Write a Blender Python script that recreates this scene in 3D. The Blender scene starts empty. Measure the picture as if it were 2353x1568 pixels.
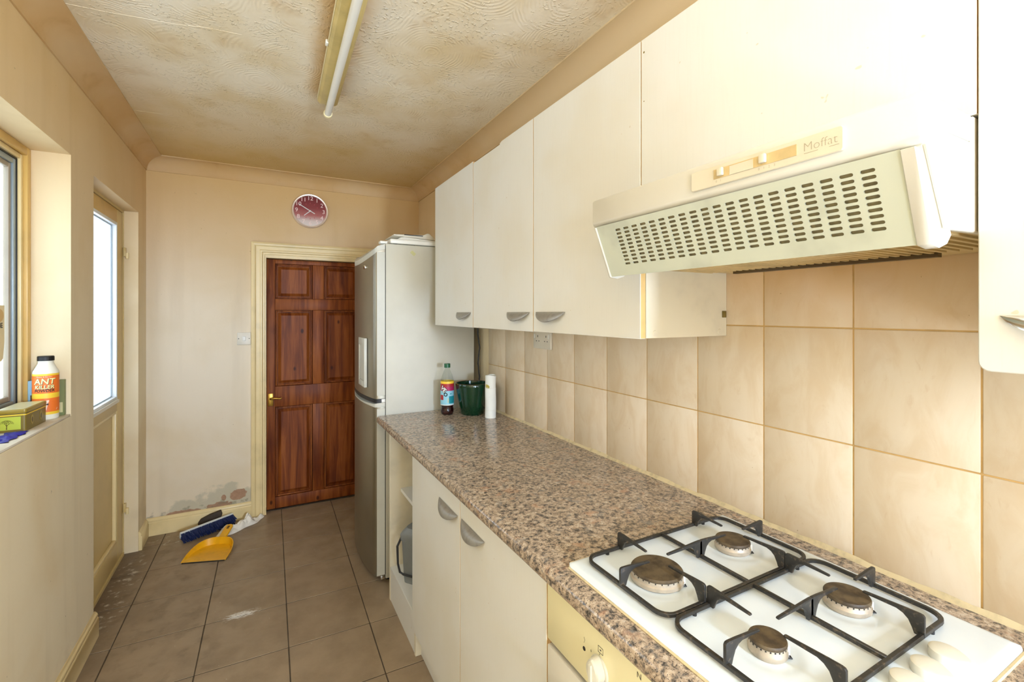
import bpy, bmesh, math, random
from mathutils import Vector, Matrix
random.seed(7)
S = bpy.context.scene
COL = S.collection

# ------------------------------------------------------------------ camera
FPX = 1065.0
cam_d = bpy.data.cameras.new('camera')
cam = bpy.data.objects.new('camera', cam_d); COL.objects.link(cam)
cam_d.sensor_width = 36.0
cam_d.lens = FPX / 2353 * 36.0
cam_d.shift_y = -64.0 / 2353
cam_d.clip_start = 0.02
cam.location = (0, 0, 1.42)
cam.rotation_euler = (math.pi / 2, 0, -math.atan(576 / FPX))
S.camera = cam

# ------------------------------------------------------------------ light
W = bpy.data.worlds.new('overcast_sky'); S.world = W
W.use_nodes = True
bg = W.node_tree.nodes['Background']
bg.inputs[0].default_value = (0.77, 0.90, 1.02, 1)
bg.inputs[1].default_value = 1.85

def area(name, loc, target, sx, sy, power=0, portal=False, col=(1, 1, 1)):
    d = bpy.data.lights.new(name, 'AREA'); d.shape = 'RECTANGLE'; d.size = sx; d.size_y = sy
    d.energy = power; d.color = col
    if portal: d.cycles.is_portal = True
    o = bpy.data.objects.new(name, d); COL.objects.link(o); o.location = loc
    o.rotation_euler = (Vector(target) - Vector(loc)).to_track_quat('-Z', 'Y').to_euler()
    return o
area('window_portal', (-0.83, 1.90, 1.53), (0, 1.90, 1.53), 0.95, 1.0, portal=True)
area('front_window_portal', (0.40, -2.66, 1.54), (0.40, 0, 1.54), 1.30, 1.42, portal=True)
area('door_portal', (-0.80, 3.07, 1.43), (0, 3.07, 1.43), 0.75, 1.05, portal=True)
area('bounce_fill', (0.20, -1.00, 1.60), (0.20, -0.95, 2.40), 0.30, 0.25, power=27, col=(0.81, 1.0, 1.31))  # added fill thrown at the ceiling to light worktop and hob from above
area('rear_flash_fill', (0.70, -1.80, 1.50), (-0.20, 2.6, 1.0), 0.25, 0.25, power=29, col=(0.81, 1.0, 1.31))  # added fill, set well behind the camera to brighten the left wall
area('low_fill', (0.20, -0.80, 0.90), (0.10, 2.6, 0.60), 0.25, 0.25, power=4.5, col=(0.81, 1.0, 1.31))  # unseen fill added low behind the camera; the room has no lamp there

VS = S.view_settings
VS.view_transform = 'Standard'; VS.look = 'None'; VS.gamma = 1; VS.use_curve_mapping = False
VS.exposure = 1.04

# ------------------------------------------------------------------ material helpers
def lin(c):
    r = []
    for v in c[:3]:
        v /= 255.0
        r.append(v / 12.92 if v <= 0.04045 else ((v + 0.055) / 1.055) ** 2.4)
    return (*r, 1.0)

class NT:
    def __init__(s, name, rough=0.5, metal=0.0, spec=0.5):
        s.m = bpy.data.materials.new(name); s.m.use_nodes = True
        s.t = s.m.node_tree; s.b = s.t.nodes['Principled BSDF']
        s.b.inputs['Roughness'].default_value = rough
        s.b.inputs['Metallic'].default_value = metal
        s.b.inputs['Specular IOR Level'].default_value = spec
        s._pos = None
    def n(s, typ, **kw):
        nd = s.t.nodes.new(typ)
        for k, v in kw.items(): setattr(nd, k, v)
        return nd
    def l(s, a, b): s.t.links.new(a, b)
    def pos(s):
        if s._pos is None: s._pos = s.n('ShaderNodeNewGeometry').outputs['Position']
        return s._pos
    def mapped(s, scale=(1, 1, 1), loc=(0, 0, 0), rot=(0, 0, 0), src=None):
        m = s.n('ShaderNodeMapping'); s.l(src or s.pos(), m.inputs['Vector'])
        m.inputs['Scale'].default_value = scale; m.inputs['Location'].default_value = loc; m.inputs['Rotation'].default_value = rot
        return m.outputs[0]
    def noise(s, scale, vec=None, detail=3, rough=0.55, dist=0.0):
        nd = s.n('ShaderNodeTexNoise'); nd.inputs['Scale'].default_value = scale
        nd.inputs['Detail'].default_value = detail; nd.inputs['Roughness'].default_value = rough
        nd.inputs['Distortion'].default_value = dist
        s.l(vec or s.pos(), nd.inputs['Vector']); return nd.outputs[0]
    def voro(s, scale, vec=None, feature='F1', out='Distance', rand=1.0):
        nd = s.n('ShaderNodeTexVoronoi', feature=feature); nd.inputs['Scale'].default_value = scale
        nd.inputs['Randomness'].default_value = rand
        s.l(vec or s.pos(), nd.inputs['Vector']); return nd.outputs[out]
    def ramp(s, f, stops, interp='LINEAR'):
        nd = s.n('ShaderNodeValToRGB'); cr = nd.color_ramp; cr.interpolation = interp
        while len(cr.elements) < len(stops): cr.elements.new(0.5)
        for e, (p, c) in zip(cr.elements, stops):
            e.position = p; e.color = lin(c) if isinstance(c, tuple) else (c, c, c, 1)
        s.l(f, nd.inputs[0]); return nd.outputs[0]
    def rng(s, f, a, b, c=0.0, d=1.0, smooth=True):
        nd = s.n('ShaderNodeMapRange'); nd.interpolation_type = 'SMOOTHSTEP' if smooth else 'LINEAR'
        s.l(f, nd.inputs[0])
        for i, v in zip((1, 2, 3, 4), (a, b, c, d)): nd.inputs[i].default_value = v
        return nd.outputs[0]
    def math(s, op, a, b=0.0, c=0.0):
        nd = s.n('ShaderNodeMath', operation=op)
        for i, v in enumerate((a, b, c)):
            if isinstance(v, (int, float)): nd.inputs[i].default_value = v
            else: s.l(v, nd.inputs[i])
        return nd.outputs[0]
    def mix(s, f, a, b, blend='MIX'):
        nd = s.n('ShaderNodeMix', data_type='RGBA', blend_type=blend)
        for sock, v in ((nd.inputs[0], f), (nd.inputs[6], a), (nd.inputs[7], b)):
            if isinstance(v, (int, float)): sock.default_value = v
            elif isinstance(v, tuple): sock.default_value = lin(v)
            else: s.l(v, sock)
        return nd.outputs[2]
    def sep(s, vec=None):
        nd = s.n('ShaderNodeSeparateXYZ'); s.l(vec or s.pos(), nd.inputs[0]); return nd.outputs
    def comb(s, x, y, z):
        nd = s.n('ShaderNodeCombineXYZ')
        for i, v in enumerate((x, y, z)):
            if isinstance(v, (int, float)): nd.inputs[i].default_value = v
            else: s.l(v, nd.inputs[i])
        return nd.outputs[0]
    def blob(s, centre, radii, wob=0.35, scale=14, soft=0.25):
        # 1 inside a wobbly ellipsoid patch, 0 outside
        v = s.mapped(scale=tuple(1 / r for r in radii), loc=tuple(-c / r for c, r in zip(centre, radii)))
        ln = s.n('ShaderNodeVectorMath', operation='LENGTH'); s.l(v, ln.inputs[0])
        nz = s.noise(scale, detail=4)
        f = s.math('ADD', ln.outputs['Value'], s.math('MULTIPLY', s.math('SUBTRACT', nz, 0.5), wob * 4))
        return s.rng(f, 1.0 + soft, 1.0 - soft)
    def color(s, c):
        if isinstance(c, tuple): s.b.inputs['Base Color'].default_value = lin(c)
        else: s.l(c, s.b.inputs['Base Color'])
        return s
    def rough(s, f): s.l(f, s.b.inputs['Roughness']); return s
    def bump(s, h, strength=0.3, dist=0.002):
        nd = s.n('ShaderNodeBump'); nd.inputs['Strength'].default_value = strength; nd.inputs['Distance'].default_value = dist
        s.l(h, nd.inputs['Height']); s.l(nd.outputs[0], s.b.inputs['Normal']); return s

def plain(name, c, rough=0.5, metal=0.0, var=0.06, scale=9, bump=0.0, bscale=200, spec=0.5, coat=0.0):
    m = NT(name, rough, metal, spec)
    d = tuple(int(max(0, v * (1 - var))) for v in c)
    m.color(m.mix(m.rng(m.noise(scale, detail=4), 0.45, 0.75), c, d))
    if bump: m.bump(m.noise(bscale), bump, 0.001)
    if coat: m.b.inputs['Coat Weight'].default_value = coat; m.b.inputs['Coat Roughness'].default_value = 0.08
    return m.m

# walls ------------------------------------------------------------
def wall_mat(name, base, stain, back=False):
    m = NT(name, 0.62, spec=0.25)
    big = m.noise(1.7, detail=4, dist=0.4)
    c = m.mix(m.rng(big, 0.40, 0.72), base, stain)
    streak = m.noise(1.0, m.mapped(scale=(9, 9, 0.7)), detail=3)
    c = m.mix(m.rng(streak, 0.5, 0.8, 0, 0.28), c, tuple(int(v * 0.86) for v in stain))
    z = m.sep()[2]
    c = m.mix(m.rng(z, 1.2, 2.45, 0.0, 0.85 if back else 0.6), c, tuple(int(v * k) for v, k in zip(base, (0.90, 0.77, 0.50))))   # nicotine film plus weaker light on the upper wall, both painted in
    specks = m.rng(m.noise(55, detail=2), 0.74, 0.80, 0, 0.45)
    c = m.mix(specks, c, (120, 92, 58))
    h = m.noise(70, detail=3)
    if back:
        gz = m.blob((-0.20, 3.70, 0.155), (0.17, 0.5, 0.085), 0.42, 13, 0.15)
        gz2 = m.blob((-0.43, 3.70, 0.12), (0.12, 0.5, 0.07), 0.4, 16, 0.2)
        c = m.mix(m.math('MULTIPLY', m.math('MAXIMUM', gz, gz2), 0.55), c, (176, 172, 146))
        p1 = m.blob((-0.135, 3.70, 0.175), (0.055, 0.5, 0.035), 0.3, 25, 0.05)
        p2 = m.blob((-0.25, 3.70, 0.118), (0.075, 0.5, 0.022), 0.4, 30, 0.05)
        p3 = m.blob((-0.45, 3.70, 0.112), (0.085, 0.5, 0.016), 0.4, 30, 0.05)
        p4 = m.blob((-0.225, 3.70, 0.165), (0.014, 0.5, 0.018), 0.3, 30, 0.05)
        pp = m.math('MAXIMUM', m.math('MAXIMUM', p1, p2), m.math('MAXIMUM', p3, p4))
        c = m.mix(pp, c, m.mix(m.noise(40, detail=4), (150, 112, 84), (196, 158, 126)))
        h = m.math('SUBTRACT', h, m.math('MULTIPLY', pp, 6.0))
        mould = m.rng(m.math('ADD', m.noise(20, detail=5), m.rng(z, 0.08, 0.36, 0.16, -0.3)), 0.64, 0.74, 0, 0.5)
        c = m.mix(mould, c, (120, 112, 88))
    else:
        low = m.rng(m.math('ADD', m.noise(4, detail=4), m.rng(z, 0.0, 0.5, 0.14, -0.15)), 0.56, 0.76, 0, 0.3)
        c = m.mix(low, c, (182, 158, 120))
    m.color(c); m.bump(h, 0.12, 0.004)
    return m.m
M = {}
WB = (236, 222, 198)
M['wall'] = wall_mat('painted_wall', (238, 222, 188), (228, 206, 164))
M['wall_back'] = wall_mat('damp_painted_wall', WB, (228, 210, 178), back=True)
M['reveal'] = plain('white_sill_paint', (232, 222, 205), 0.45, var=0.05)

def ceiling_mat():
    m = NT('swirled_ceiling_coating', 0.7, spec=0.2)
    p = m.mapped(scale=(1.0, 0.85, 0.0))
    wob = m.n('ShaderNodeVectorMath', operation='ADD')
    nz = m.n('ShaderNodeTexNoise'); nz.inputs['Scale'].default_value = 7; m.l(p, nz.inputs['Vector'])
    sc = m.n('ShaderNodeVectorMath', operation='SCALE'); m.l(nz.outputs['Color'], sc.inputs[0]); sc.inputs['Scale'].default_value = 0.045
    m.l(p, wob.inputs[0]); m.l(sc.outputs[0], wob.inputs[1])
    d = m.voro(4.2, wob.outputs[0], rand=0.75)
    rings = m.math('SINE', m.math('MULTIPLY', d, 135.0))
    amp = m.math('MULTIPLY', m.rng(m.noise(11, p, detail=2), 0.40, 0.62), m.rng(d, 0.03, 0.12))
    rings = m.math('MULTIPLY', rings, amp)
    stip = m.math('MULTIPLY', m.rng(m.noise(75, p, detail=2), 0.54, 0.70), m.rng(m.noise(6, p, detail=3), 0.42, 0.62))
    h = m.math('ADD', m.math('MULTIPLY', rings, 0.20), m.math('MULTIPLY', stip, 1.7))
    h = m.math('ADD', h, m.math('MULTIPLY', m.noise(25, p, detail=3), 0.6))
    m.bump(h, 0.55, 0.0035)
    c = m.mix(m.rng(m.noise(2.2, p, detail=5), 0.38, 0.70), (238, 226, 202), (220, 198, 156))
    c = m.mix(m.rng(m.noise(5.5, p, detail=4), 0.55, 0.75, 0, 0.45), c, (196, 160, 108))
    # smoke-yellowed band either side of the light fitting
    x, y, z = m.sep()
    ax = m.math('ABSOLUTE', m.math('SUBTRACT', x, m.math('ADD', m.math('MULTIPLY', m.math('SUBTRACT', y, 2.24), 0.025), 0.255)))
    near = m.math('MULTIPLY', m.rng(m.math('ADD', ax, m.math('MULTIPLY', m.noise(16, p, detail=3), 0.05)), 0.135, 0.055), m.rng(y, 2.34, 2.22))
    c = m.mix(m.math('MULTIPLY', near, 0.7), c, (200, 156, 88))
    c = m.mix(m.rng(y, 1.8, 3.7, 0, 0.85), c, (204, 166, 92))
    m.color(c)
    return m.m
M['ceiling'] = ceiling_mat()
def coving_mat():
    m = NT('mottled_brown_coving_paint', 0.6, spec=0.3)
    x, y, z = m.sep()
    browner = m.math('MAXIMUM', m.rng(y, 1.2, 3.2), m.rng(x, 0.4, -0.4))  # browner towards the back and the left side
    c = m.mix(m.math('MULTIPLY', browner, m.rng(m.noise(2.5, detail=4), 0.25, 0.65, 0.6, 1.0)), (222, 199, 160), (206, 166, 108))
    c = m.mix(m.rng(m.noise(5, detail=5, dist=0.5), 0.56, 0.74, 0, 0.4), c, (180, 136, 78))
    m.color(c); return m.m
M['coving'] = coving_mat()
M['gloss_cream'] = plain('aged_gloss_paint', (238, 214, 158), 0.32, var=0.06, scale=6)
M['frame_yellow'] = plain('yellowed_frame_paint', (216, 176, 98), 0.35, var=0.07, scale=6)
M['door_cream'] = plain('cream_door_paint', (214, 186, 122), 0.38, var=0.05, scale=5)

def floor_mat():
    m = NT('brown_grey_floor_tile', 0.42, spec=0.45)
    c = m.mix(m.rng(m.noise(6, detail=6, rough=0.65), 0.35, 0.7), (160, 138, 110), (142, 121, 95))
    c = m.mix(m.rng(m.noise(150, detail=2), 0.5, 0.8, 0, 0.35), c, (150, 134, 112))
    x, y, z = m.sep()
    grime = m.math('MULTIPLY', m.rng(m.noise(13, detail=5), 0.5, 0.68), m.rng(x, 0.15, -0.35))
    c = m.mix(m.math('MULTIPLY', grime, 0.35), c, (92, 74, 50))
    dirt = m.rng(m.math('ADD', x, m.math('MULTIPLY', m.noise(9, detail=4), 0.18)), -0.40, -0.62)
    c = m.mix(m.math('MULTIPLY', dirt, 0.7), c, (84, 62, 44))
    st = m.noise(1.0, m.mapped(scale=(26, 95, 1), rot=(0, 0, -0.95)), detail=5, rough=0.7)
    ctr = m.mapped(scale=(1, 1, 1), loc=(0.085, -2.525, 0))
    rx = m.mapped(scale=(1 / 0.085, 1 / 0.034, 1), rot=(0, 0, -0.95), src=ctr)
    ln = m.n('ShaderNodeVectorMath', operation='LENGTH'); m.l(rx, ln.inputs[0])
    core = m.rng(m.math('ADD', ln.outputs['Value'], m.math('MULTIPLY', m.math('SUBTRACT', st, 0.5), 2.6)), 1.15, 0.35)
    pow_ = m.math('MULTIPLY', core, m.rng(m.math('ADD', m.noise(1.0, m.mapped(scale=(60, 260, 1), rot=(0, 0, -0.95)), detail=3), m.math('MULTIPLY', core, 0.18)), 0.52, 0.68))
    c = m.mix(m.math('MULTIPLY', pow_, 0.9), c, (232, 226, 214))
    thr = m.math('MULTIPLY', m.blob((-0.63, 3.05, 0), (0.05, 0.36, 0.3), 0.5, 14, 0.4), m.rng(m.noise(30, detail=5), 0.52, 0.68))
    thr2 = m.math('MULTIPLY', m.blob((-0.44, 3.58, 0), (0.14, 0.08, 0.3), 0.5, 14, 0.4), m.rng(m.noise(26, detail=5), 0.52, 0.66))
    c = m.mix(m.math('MULTIPLY', m.math('MAXIMUM', thr, thr2), 0.75), c, (206, 194, 172))
    crumb = m.rng(m.noise(70, detail=1), 0.775, 0.80, 0, 0.6)
    c = m.mix(crumb, c, (190, 178, 154))
    m.color(c)
    m.rough(m.rng(m.noise(9, detail=4), 0.3, 0.7, 0.32, 0.55))
    m.bump(m.noise(240, detail=2), 0.08, 0.001)
    return m.m
M['floor_tile'] = floor_mat()
M['grout_floor'] = plain('dark_floor_grout', (78, 64, 46), 0.85, var=0.2, scale=12)

def walltile_mat():
    m = NT('mottled_beige_wall_tile', 0.32, spec=0.35)
    v = m.mapped(scale=(1, 1.0, 0.42), rot=(0.35, 0, 0))
    c = m.mix(m.rng(m.noise(16, v, detail=6, rough=0.62, dist=0.8), 0.38, 0.68), (228, 211, 184), (221, 200, 168))
    c = m.mix(m.rng(m.noise(38, v, detail=5, dist=1.2), 0.62, 0.74, 0, 0.3), c, (206, 176, 136))
    z = m.sep()[2]; y = m.sep()[1]
    g = m.math('MULTIPLY', m.rng(m.math('ADD', z, m.math('MULTIPLY', m.noise(5, detail=3), 0.25)), 1.40, 1.72), m.rng(y, 1.0, 0.75))
    c = m.mix(m.math('MULTIPLY', g, 0.75), c, (214, 170, 112))             # tiles turn more orange-brown higher up under the hood
    c = m.mix(m.rng(m.noise(95, detail=2), 0.76, 0.80, 0, 0.6), c, (160, 120, 74))
    m.color(c); m.bump(m.noise(9, detail=2), 0.05, 0.01)
    return m.m
M['wall_tile'] = walltile_mat()
M['grout'] = plain('yellowed_grout', (205, 166, 104), 0.8, var=0.12, scale=22)
M['sealant'] = plain('yellowed_sealant', (222, 203, 160), 0.45, var=0.14, scale=40)

def granite_mat():
    m = NT('speckled_granite_laminate', 0.16, spec=0.5)
    n1 = m.noise(92, detail=5, rough=0.62, dist=0.3)
    c = m.ramp(n1, [(0.30, (52, 47, 44)), (0.40, (112, 104, 96)), (0.48, (168, 148, 128)), (0.58, (196, 175, 152)), (0.68, (212, 198, 178)), (0.8, (150, 148, 146))])
    n2 = m.noise(34, detail=4, dist=0.5)
    c = m.mix(m.rng(n2, 0.56, 0.70, 0, 0.7), c, (136, 132, 128))
    n3 = m.noise(165, detail=4, rough=0.7)
    c = m.mix(m.rng(n3, 0.57, 0.64, 0, 0.85), c, (48, 44, 44))
    n4 = m.noise(400, detail=2)
    c = m.mix(m.rng(n4, 0.615, 0.665, 0, 0.9), c, (34, 31, 32))
    c = m.mix(m.rng(m.noise(22, detail=3), 0.58, 0.72, 0, 0.45), c, (196, 146, 112))
    m.color(c); m.bump(m.noise(260, detail=2), 0.05, 0.0008)
    return m.m
M['granite'] = granite_mat()

def cab_mat(name, c, rough=0.38):
    m = NT(name, rough, spec=0.4)
    v = m.mapped(scale=(1, 1, 0.05))
    g = m.noise(240, v, detail=3)
    col = m.mix(m.rng(m.noise(2.5, detail=3), 0.4, 0.7), c, tuple(int(q * k) for q, k in zip(c, (0.985, 0.972, 0.945))))
    col = m.mix(m.rng(g, 0.45, 0.75, 0, 0.06), col, (200, 192, 176))
    col = m.mix(m.rng(m.noise(60, detail=1), 0.785, 0.81, 0, 0.5), col, (196, 176, 140))
    m.color(col); m.bump(g, 0.03, 0.0005)
    return m.m
M['cab'] = cab_mat('white_woodgrain_foil', (229, 227, 219))
M['cab_in'] = plain('aged_white_carcass', (236, 226, 200), 0.45, var=0.07, scale=7)
M['cab_edge'] = plain('yellowed_edge_band', (226, 188, 120), 0.5, var=0.08, scale=20)
M['gap'] = plain('dark_gap', (70, 52, 30), 0.9, var=0.1)
M['pewter'] = plain('brushed_pewter', (158, 154, 145), 0.4, metal=0.35, var=0.12, scale=60)
M['white_plastic'] = plain('white_plastic', (240, 238, 228), 0.32, var=0.03)
M['switch_plastic'] = plain('grey_white_plastic', (228, 220, 202), 0.35, var=0.04)
M['hood'] = plain('cream_hood_enamel', (219, 215, 202), 0.33, var=0.04, scale=4)
M['hood_panel'] = plain('yellowed_control_panel', (224, 215, 192), 0.4, var=0.04)
M['visor'] = plain('greasy_visor_plastic', (206, 211, 194), 0.22, var=0.10, scale=8)
M['slot'] = plain('grease_filter_dark', (138, 126, 92), 0.7, var=0.2, scale=60)
M['filter'] = plain('hood_underside', (216, 190, 136), 0.5, var=0.12, scale=14)
M['ink'] = plain('black_print', (34, 32, 30), 0.6, var=0)
M['grey_ink'] = plain('grey_print', (176, 166, 140), 0.6, var=0)
M['enamel'] = plain('white_hob_enamel', (230, 238, 242), 0.14, var=0.02, scale=6)
def cast_mat():
    m = NT('matt_black_pan_enamel', 0.42, spec=0.5)
    c = m.mix(m.rng(m.noise(130, detail=3), 0.55, 0.72), (42, 40, 37), (88, 76, 62)); m.color(c)
    m.bump(m.noise(220), 0.2, 0.001); return m.m
M['cast'] = cast_mat()
def cap_mat():
    m = NT('burnt_burner_cap', 0.55, spec=0.4)
    m.color(m.mix(m.rng(m.noise(36, detail=6), 0.38, 0.66), (98, 82, 58), (62, 50, 36)))
    m.bump(m.noise(300), 0.2, 0.0008); return m.m
M['burner_cap'] = cap_mat()
M['burner'] = plain('tarnished_aluminium', (190, 176, 156), 0.45, metal=0.35, var=0.15, scale=40)
M['knob'] = plain('ivory_knob_plastic', (226, 222, 206), 0.3, var=0.03)
M['oven_panel'] = plain('cream_oven_panel', (242, 232, 188), 0.3, var=0.03, scale=3)
M['oven_door'] = plain('oven_door_enamel', (230, 224, 210), 0.28, var=0.03)
M['black'] = plain('black_rubber', (22, 21, 20), 0.5, var=0.05)
M['fridge_side'] = plain('silver_painted_steel', (206, 203, 188), 0.5, metal=0.05, var=0.04, scale=3)
M['fridge_door'] = plain('silver_door_paint', (148, 140, 122), 0.34, metal=0.8, var=0.05, scale=3)
M['fridge_trim'] = plain('pale_silver_plastic', (206, 204, 190), 0.35, var=0.03)
M['chrome'] = plain('bright_metal', (225, 222, 214), 0.15, metal=1.0, var=0)
M['brass'] = plain('old_brass', (180, 142, 62), 0.3, metal=0.9, var=0.1, scale=60)
M['clock_ring'] = plain('pale_gold_clock_rim', (232, 212, 192), 0.28, metal=0.5, var=0.03)
def dial_mat():
    m = NT('red_to_white_dial', 0.25)
    z = m.sep()[2]
    m.color(m.ramp(m.rng(z, 2.05, 2.28, 0, 1, False), [(0.0, (226, 216, 206)), (0.18, (218, 200, 190)), (0.36, (178, 100, 92)), (0.6, (140, 46, 46)), (1.0, (104, 18, 20))]))  # deep red at the top, going pale towards the bottom
    return m.m
M['dial'] = dial_mat()
M['numeral'] = plain('pinkish_white_print', (250, 222, 212), 0.5, var=0)
def wood_mat():
    m = NT('stained_pine', 0.48, spec=0.25)
    oi = m.n('ShaderNodeObjectInfo')
    off = m.n('ShaderNodeVectorMath', operation='ADD'); m.l(m.pos(), off.inputs[0])
    sc = m.n('ShaderNodeVectorMath', operation='SCALE'); sc.inputs[0].default_value = (3.1, 1.7, 5.3); m.l(oi.outputs['Random'], sc.inputs['Scale'])
    m.l(sc.outputs[0], off.inputs[1])
    v = m.mapped(scale=(26, 8, 1.7), src=off.outputs[0])
    g = m.noise(1.0, v, detail=5, rough=0.6, dist=0.6)
    c = m.ramp(g, [(0.26, (84, 36, 12)), (0.45, (126, 62, 22)), (0.60, (158, 88, 36)), (0.78, (108, 50, 18))])
    kn = m.voro(6.5, m.mapped(scale=(1.3, 0.01, 0.75), src=off.outputs[0]))
    c = m.mix(m.rng(kn, 0.115, 0.05, 0, 0.85), c, (52, 20, 10))
    c = m.mix(m.rng(m.noise(2.4, off.outputs[0], detail=3), 0.50, 0.75, 0, 0.5), c, (78, 28, 14))
    m.color(c); m.bump(g, 0.15, 0.002); return m.m
M['wood'] = wood_mat()
M['wood_dark'] = plain('dark_stain_joint', (56, 22, 10), 0.5, var=0.1)
M['tube'] = plain('fluorescent_tube_glass', (238, 236, 226), 0.25, var=0.01)
M['batten'] = plain('yellowed_batten_enamel', (222, 200, 132), 0.4, var=0.12, scale=8)
M['lampholder'] = plain('cream_lampholder', (240, 224, 176), 0.4, var=0.03)
M['bin_grey'] = plain('grey_caddy_plastic', (128, 132, 132), 0.35, var=0.04, scale=20)
M['bin_dark'] = plain('dark_handle_plastic', (46, 46, 48), 0.4, var=0.05)
M['dustpan'] = plain('yellow_plastic', (240, 176, 18), 0.3, var=0.06, scale=30)
M['brush_back'] = plain('white_brush_plastic', (230, 232, 228), 0.4, var=0.03)
M['bristle'] = plain('navy_bristles', (30, 44, 92), 0.7, var=0.3, scale=120)
M['rag'] = plain('grubby_white_cloth', (244, 236, 220), 0.9, var=0.05, scale=30)
M['dark_wood'] = plain('dirty_dark_timber', (62, 48, 32), 0.7, var=0.25, scale=30)
M['green_glaze'] = plain('dark_green_glaze', (4, 50, 27), 0.12, var=0.2, scale=14, coat=0.4)
M['terracotta'] = plain('bare_clay_rim', (150, 98, 76), 0.5, var=0.1)
M['paper'] = plain('white_paper', (240, 240, 232), 0.7, var=0.03)
M['mustard'] = plain('mustard_mark', (190, 174, 84), 0.6, var=0.1)
M['grey_pad'] = plain('grey_felt', (128, 116, 112), 0.9, var=0.1, scale=40)
def glassy(name, tint=(1, 1, 1, 1), t=0.86, rough=0.02):
    # thin sheet: mostly straight-through light with a fresnel reflection
    m = NT(name); t_ = m.t
    tr = m.n('ShaderNodeBsdfTransparent'); tr.inputs[0].default_value = tint
    gl = m.n('ShaderNodeBsdfGlossy'); gl.inputs['Roughness'].default_value = rough
    lw = m.n('ShaderNodeLayerWeight'); lw.inputs['Blend'].default_value = 0.5; fo = m.math('ADD', m.math('MULTIPLY', m.math('POWER', lw.outputs['Facing'], 5.0), 0.6), 0.035)
    mx = m.n('ShaderNodeMixShader'); m.l(fo, mx.inputs[0]); m.l(tr.outputs[0], mx.inputs[1]); m.l(gl.outputs[0], mx.inputs[2])
    m.l(mx.outputs[0], t_.nodes['Material Output'].inputs[0]); return m.m
M['glass'] = glassy('clear_window_glass', (0.95, 0.97, 0.97, 1))
M['bottle'] = glassy('clear_bottle_plastic', (0.90, 0.92, 0.90, 1), rough=0.06)
def frosted():
    m = NT('frosted_door_glass')
    tl = m.n('ShaderNodeBsdfTranslucent'); tl.inputs[0].default_value = (0.88, 0.88, 0.90, 1)
    df = m.n('ShaderNodeBsdfGlossy'); df.inputs['Roughness'].default_value = 0.25
    mx = m.n('ShaderNodeMixShader'); mx.inputs[0].default_value = 0.05
    m.l(tl.outputs[0], mx.inputs[1]); m.l(df.outputs[0], mx.inputs[2])
    m.l(mx.outputs[0], m.t.nodes['Material Output'].inputs[0]); return m.m
M['frost'] = frosted()
M['alu'] = plain('blue_grey_sash', (150, 164, 170), 0.35, metal=0.2, var=0.05)
M['sash_tan'] = plain('taupe_sash', (164, 152, 134), 0.4, var=0.04)
M['bead'] = plain('white_glazing_bead', (236, 240, 240), 0.3, var=0.02)
def flat(name, c, rough=0.45): M[name] = plain(name, c, rough, var=0.02)
flat('orange_label', (238, 118, 40)); flat('yellow_label', (248, 206, 60)); flat('cream_print', (252, 240, 170))
flat('bottle_white', (242, 238, 222)); flat('label_blue', (150, 206, 222)); flat('label_teal', (24, 140, 150)); flat('label_magenta', (176, 34, 90))
flat('label_red', (176, 44, 44)); flat('cap_green', (18, 92, 56), 0.35); flat('box_blue', (150, 188, 208)); flat('box_green', (126, 134, 86)); flat('box_pale', (206, 200, 150))
flat('tin_lime', (182, 190, 66)); flat('tin_gold', (150, 126, 46), 0.3); flat('tin_dark', (84, 64, 30), 0.35); flat('tin_lid', (196, 188, 146), 0.3); flat('tin_tree', (92, 74, 20))
flat('royal_blue', (28, 24, 150)); flat('pale_lilac', (216, 206, 222)); flat('tag_beige', (226, 204, 158)); flat('tag_tan', (206, 164, 96)); flat('brown_glass', (52, 26, 14), 0.15)
flat('ant_pale', (248, 214, 190)); flat('wine', (44, 6, 12), 0.08); flat('sticker', (208, 206, 150)); flat('beige_strip', (186, 148, 98)); flat('tin_mid', (122, 104, 44), 0.35)

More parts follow.
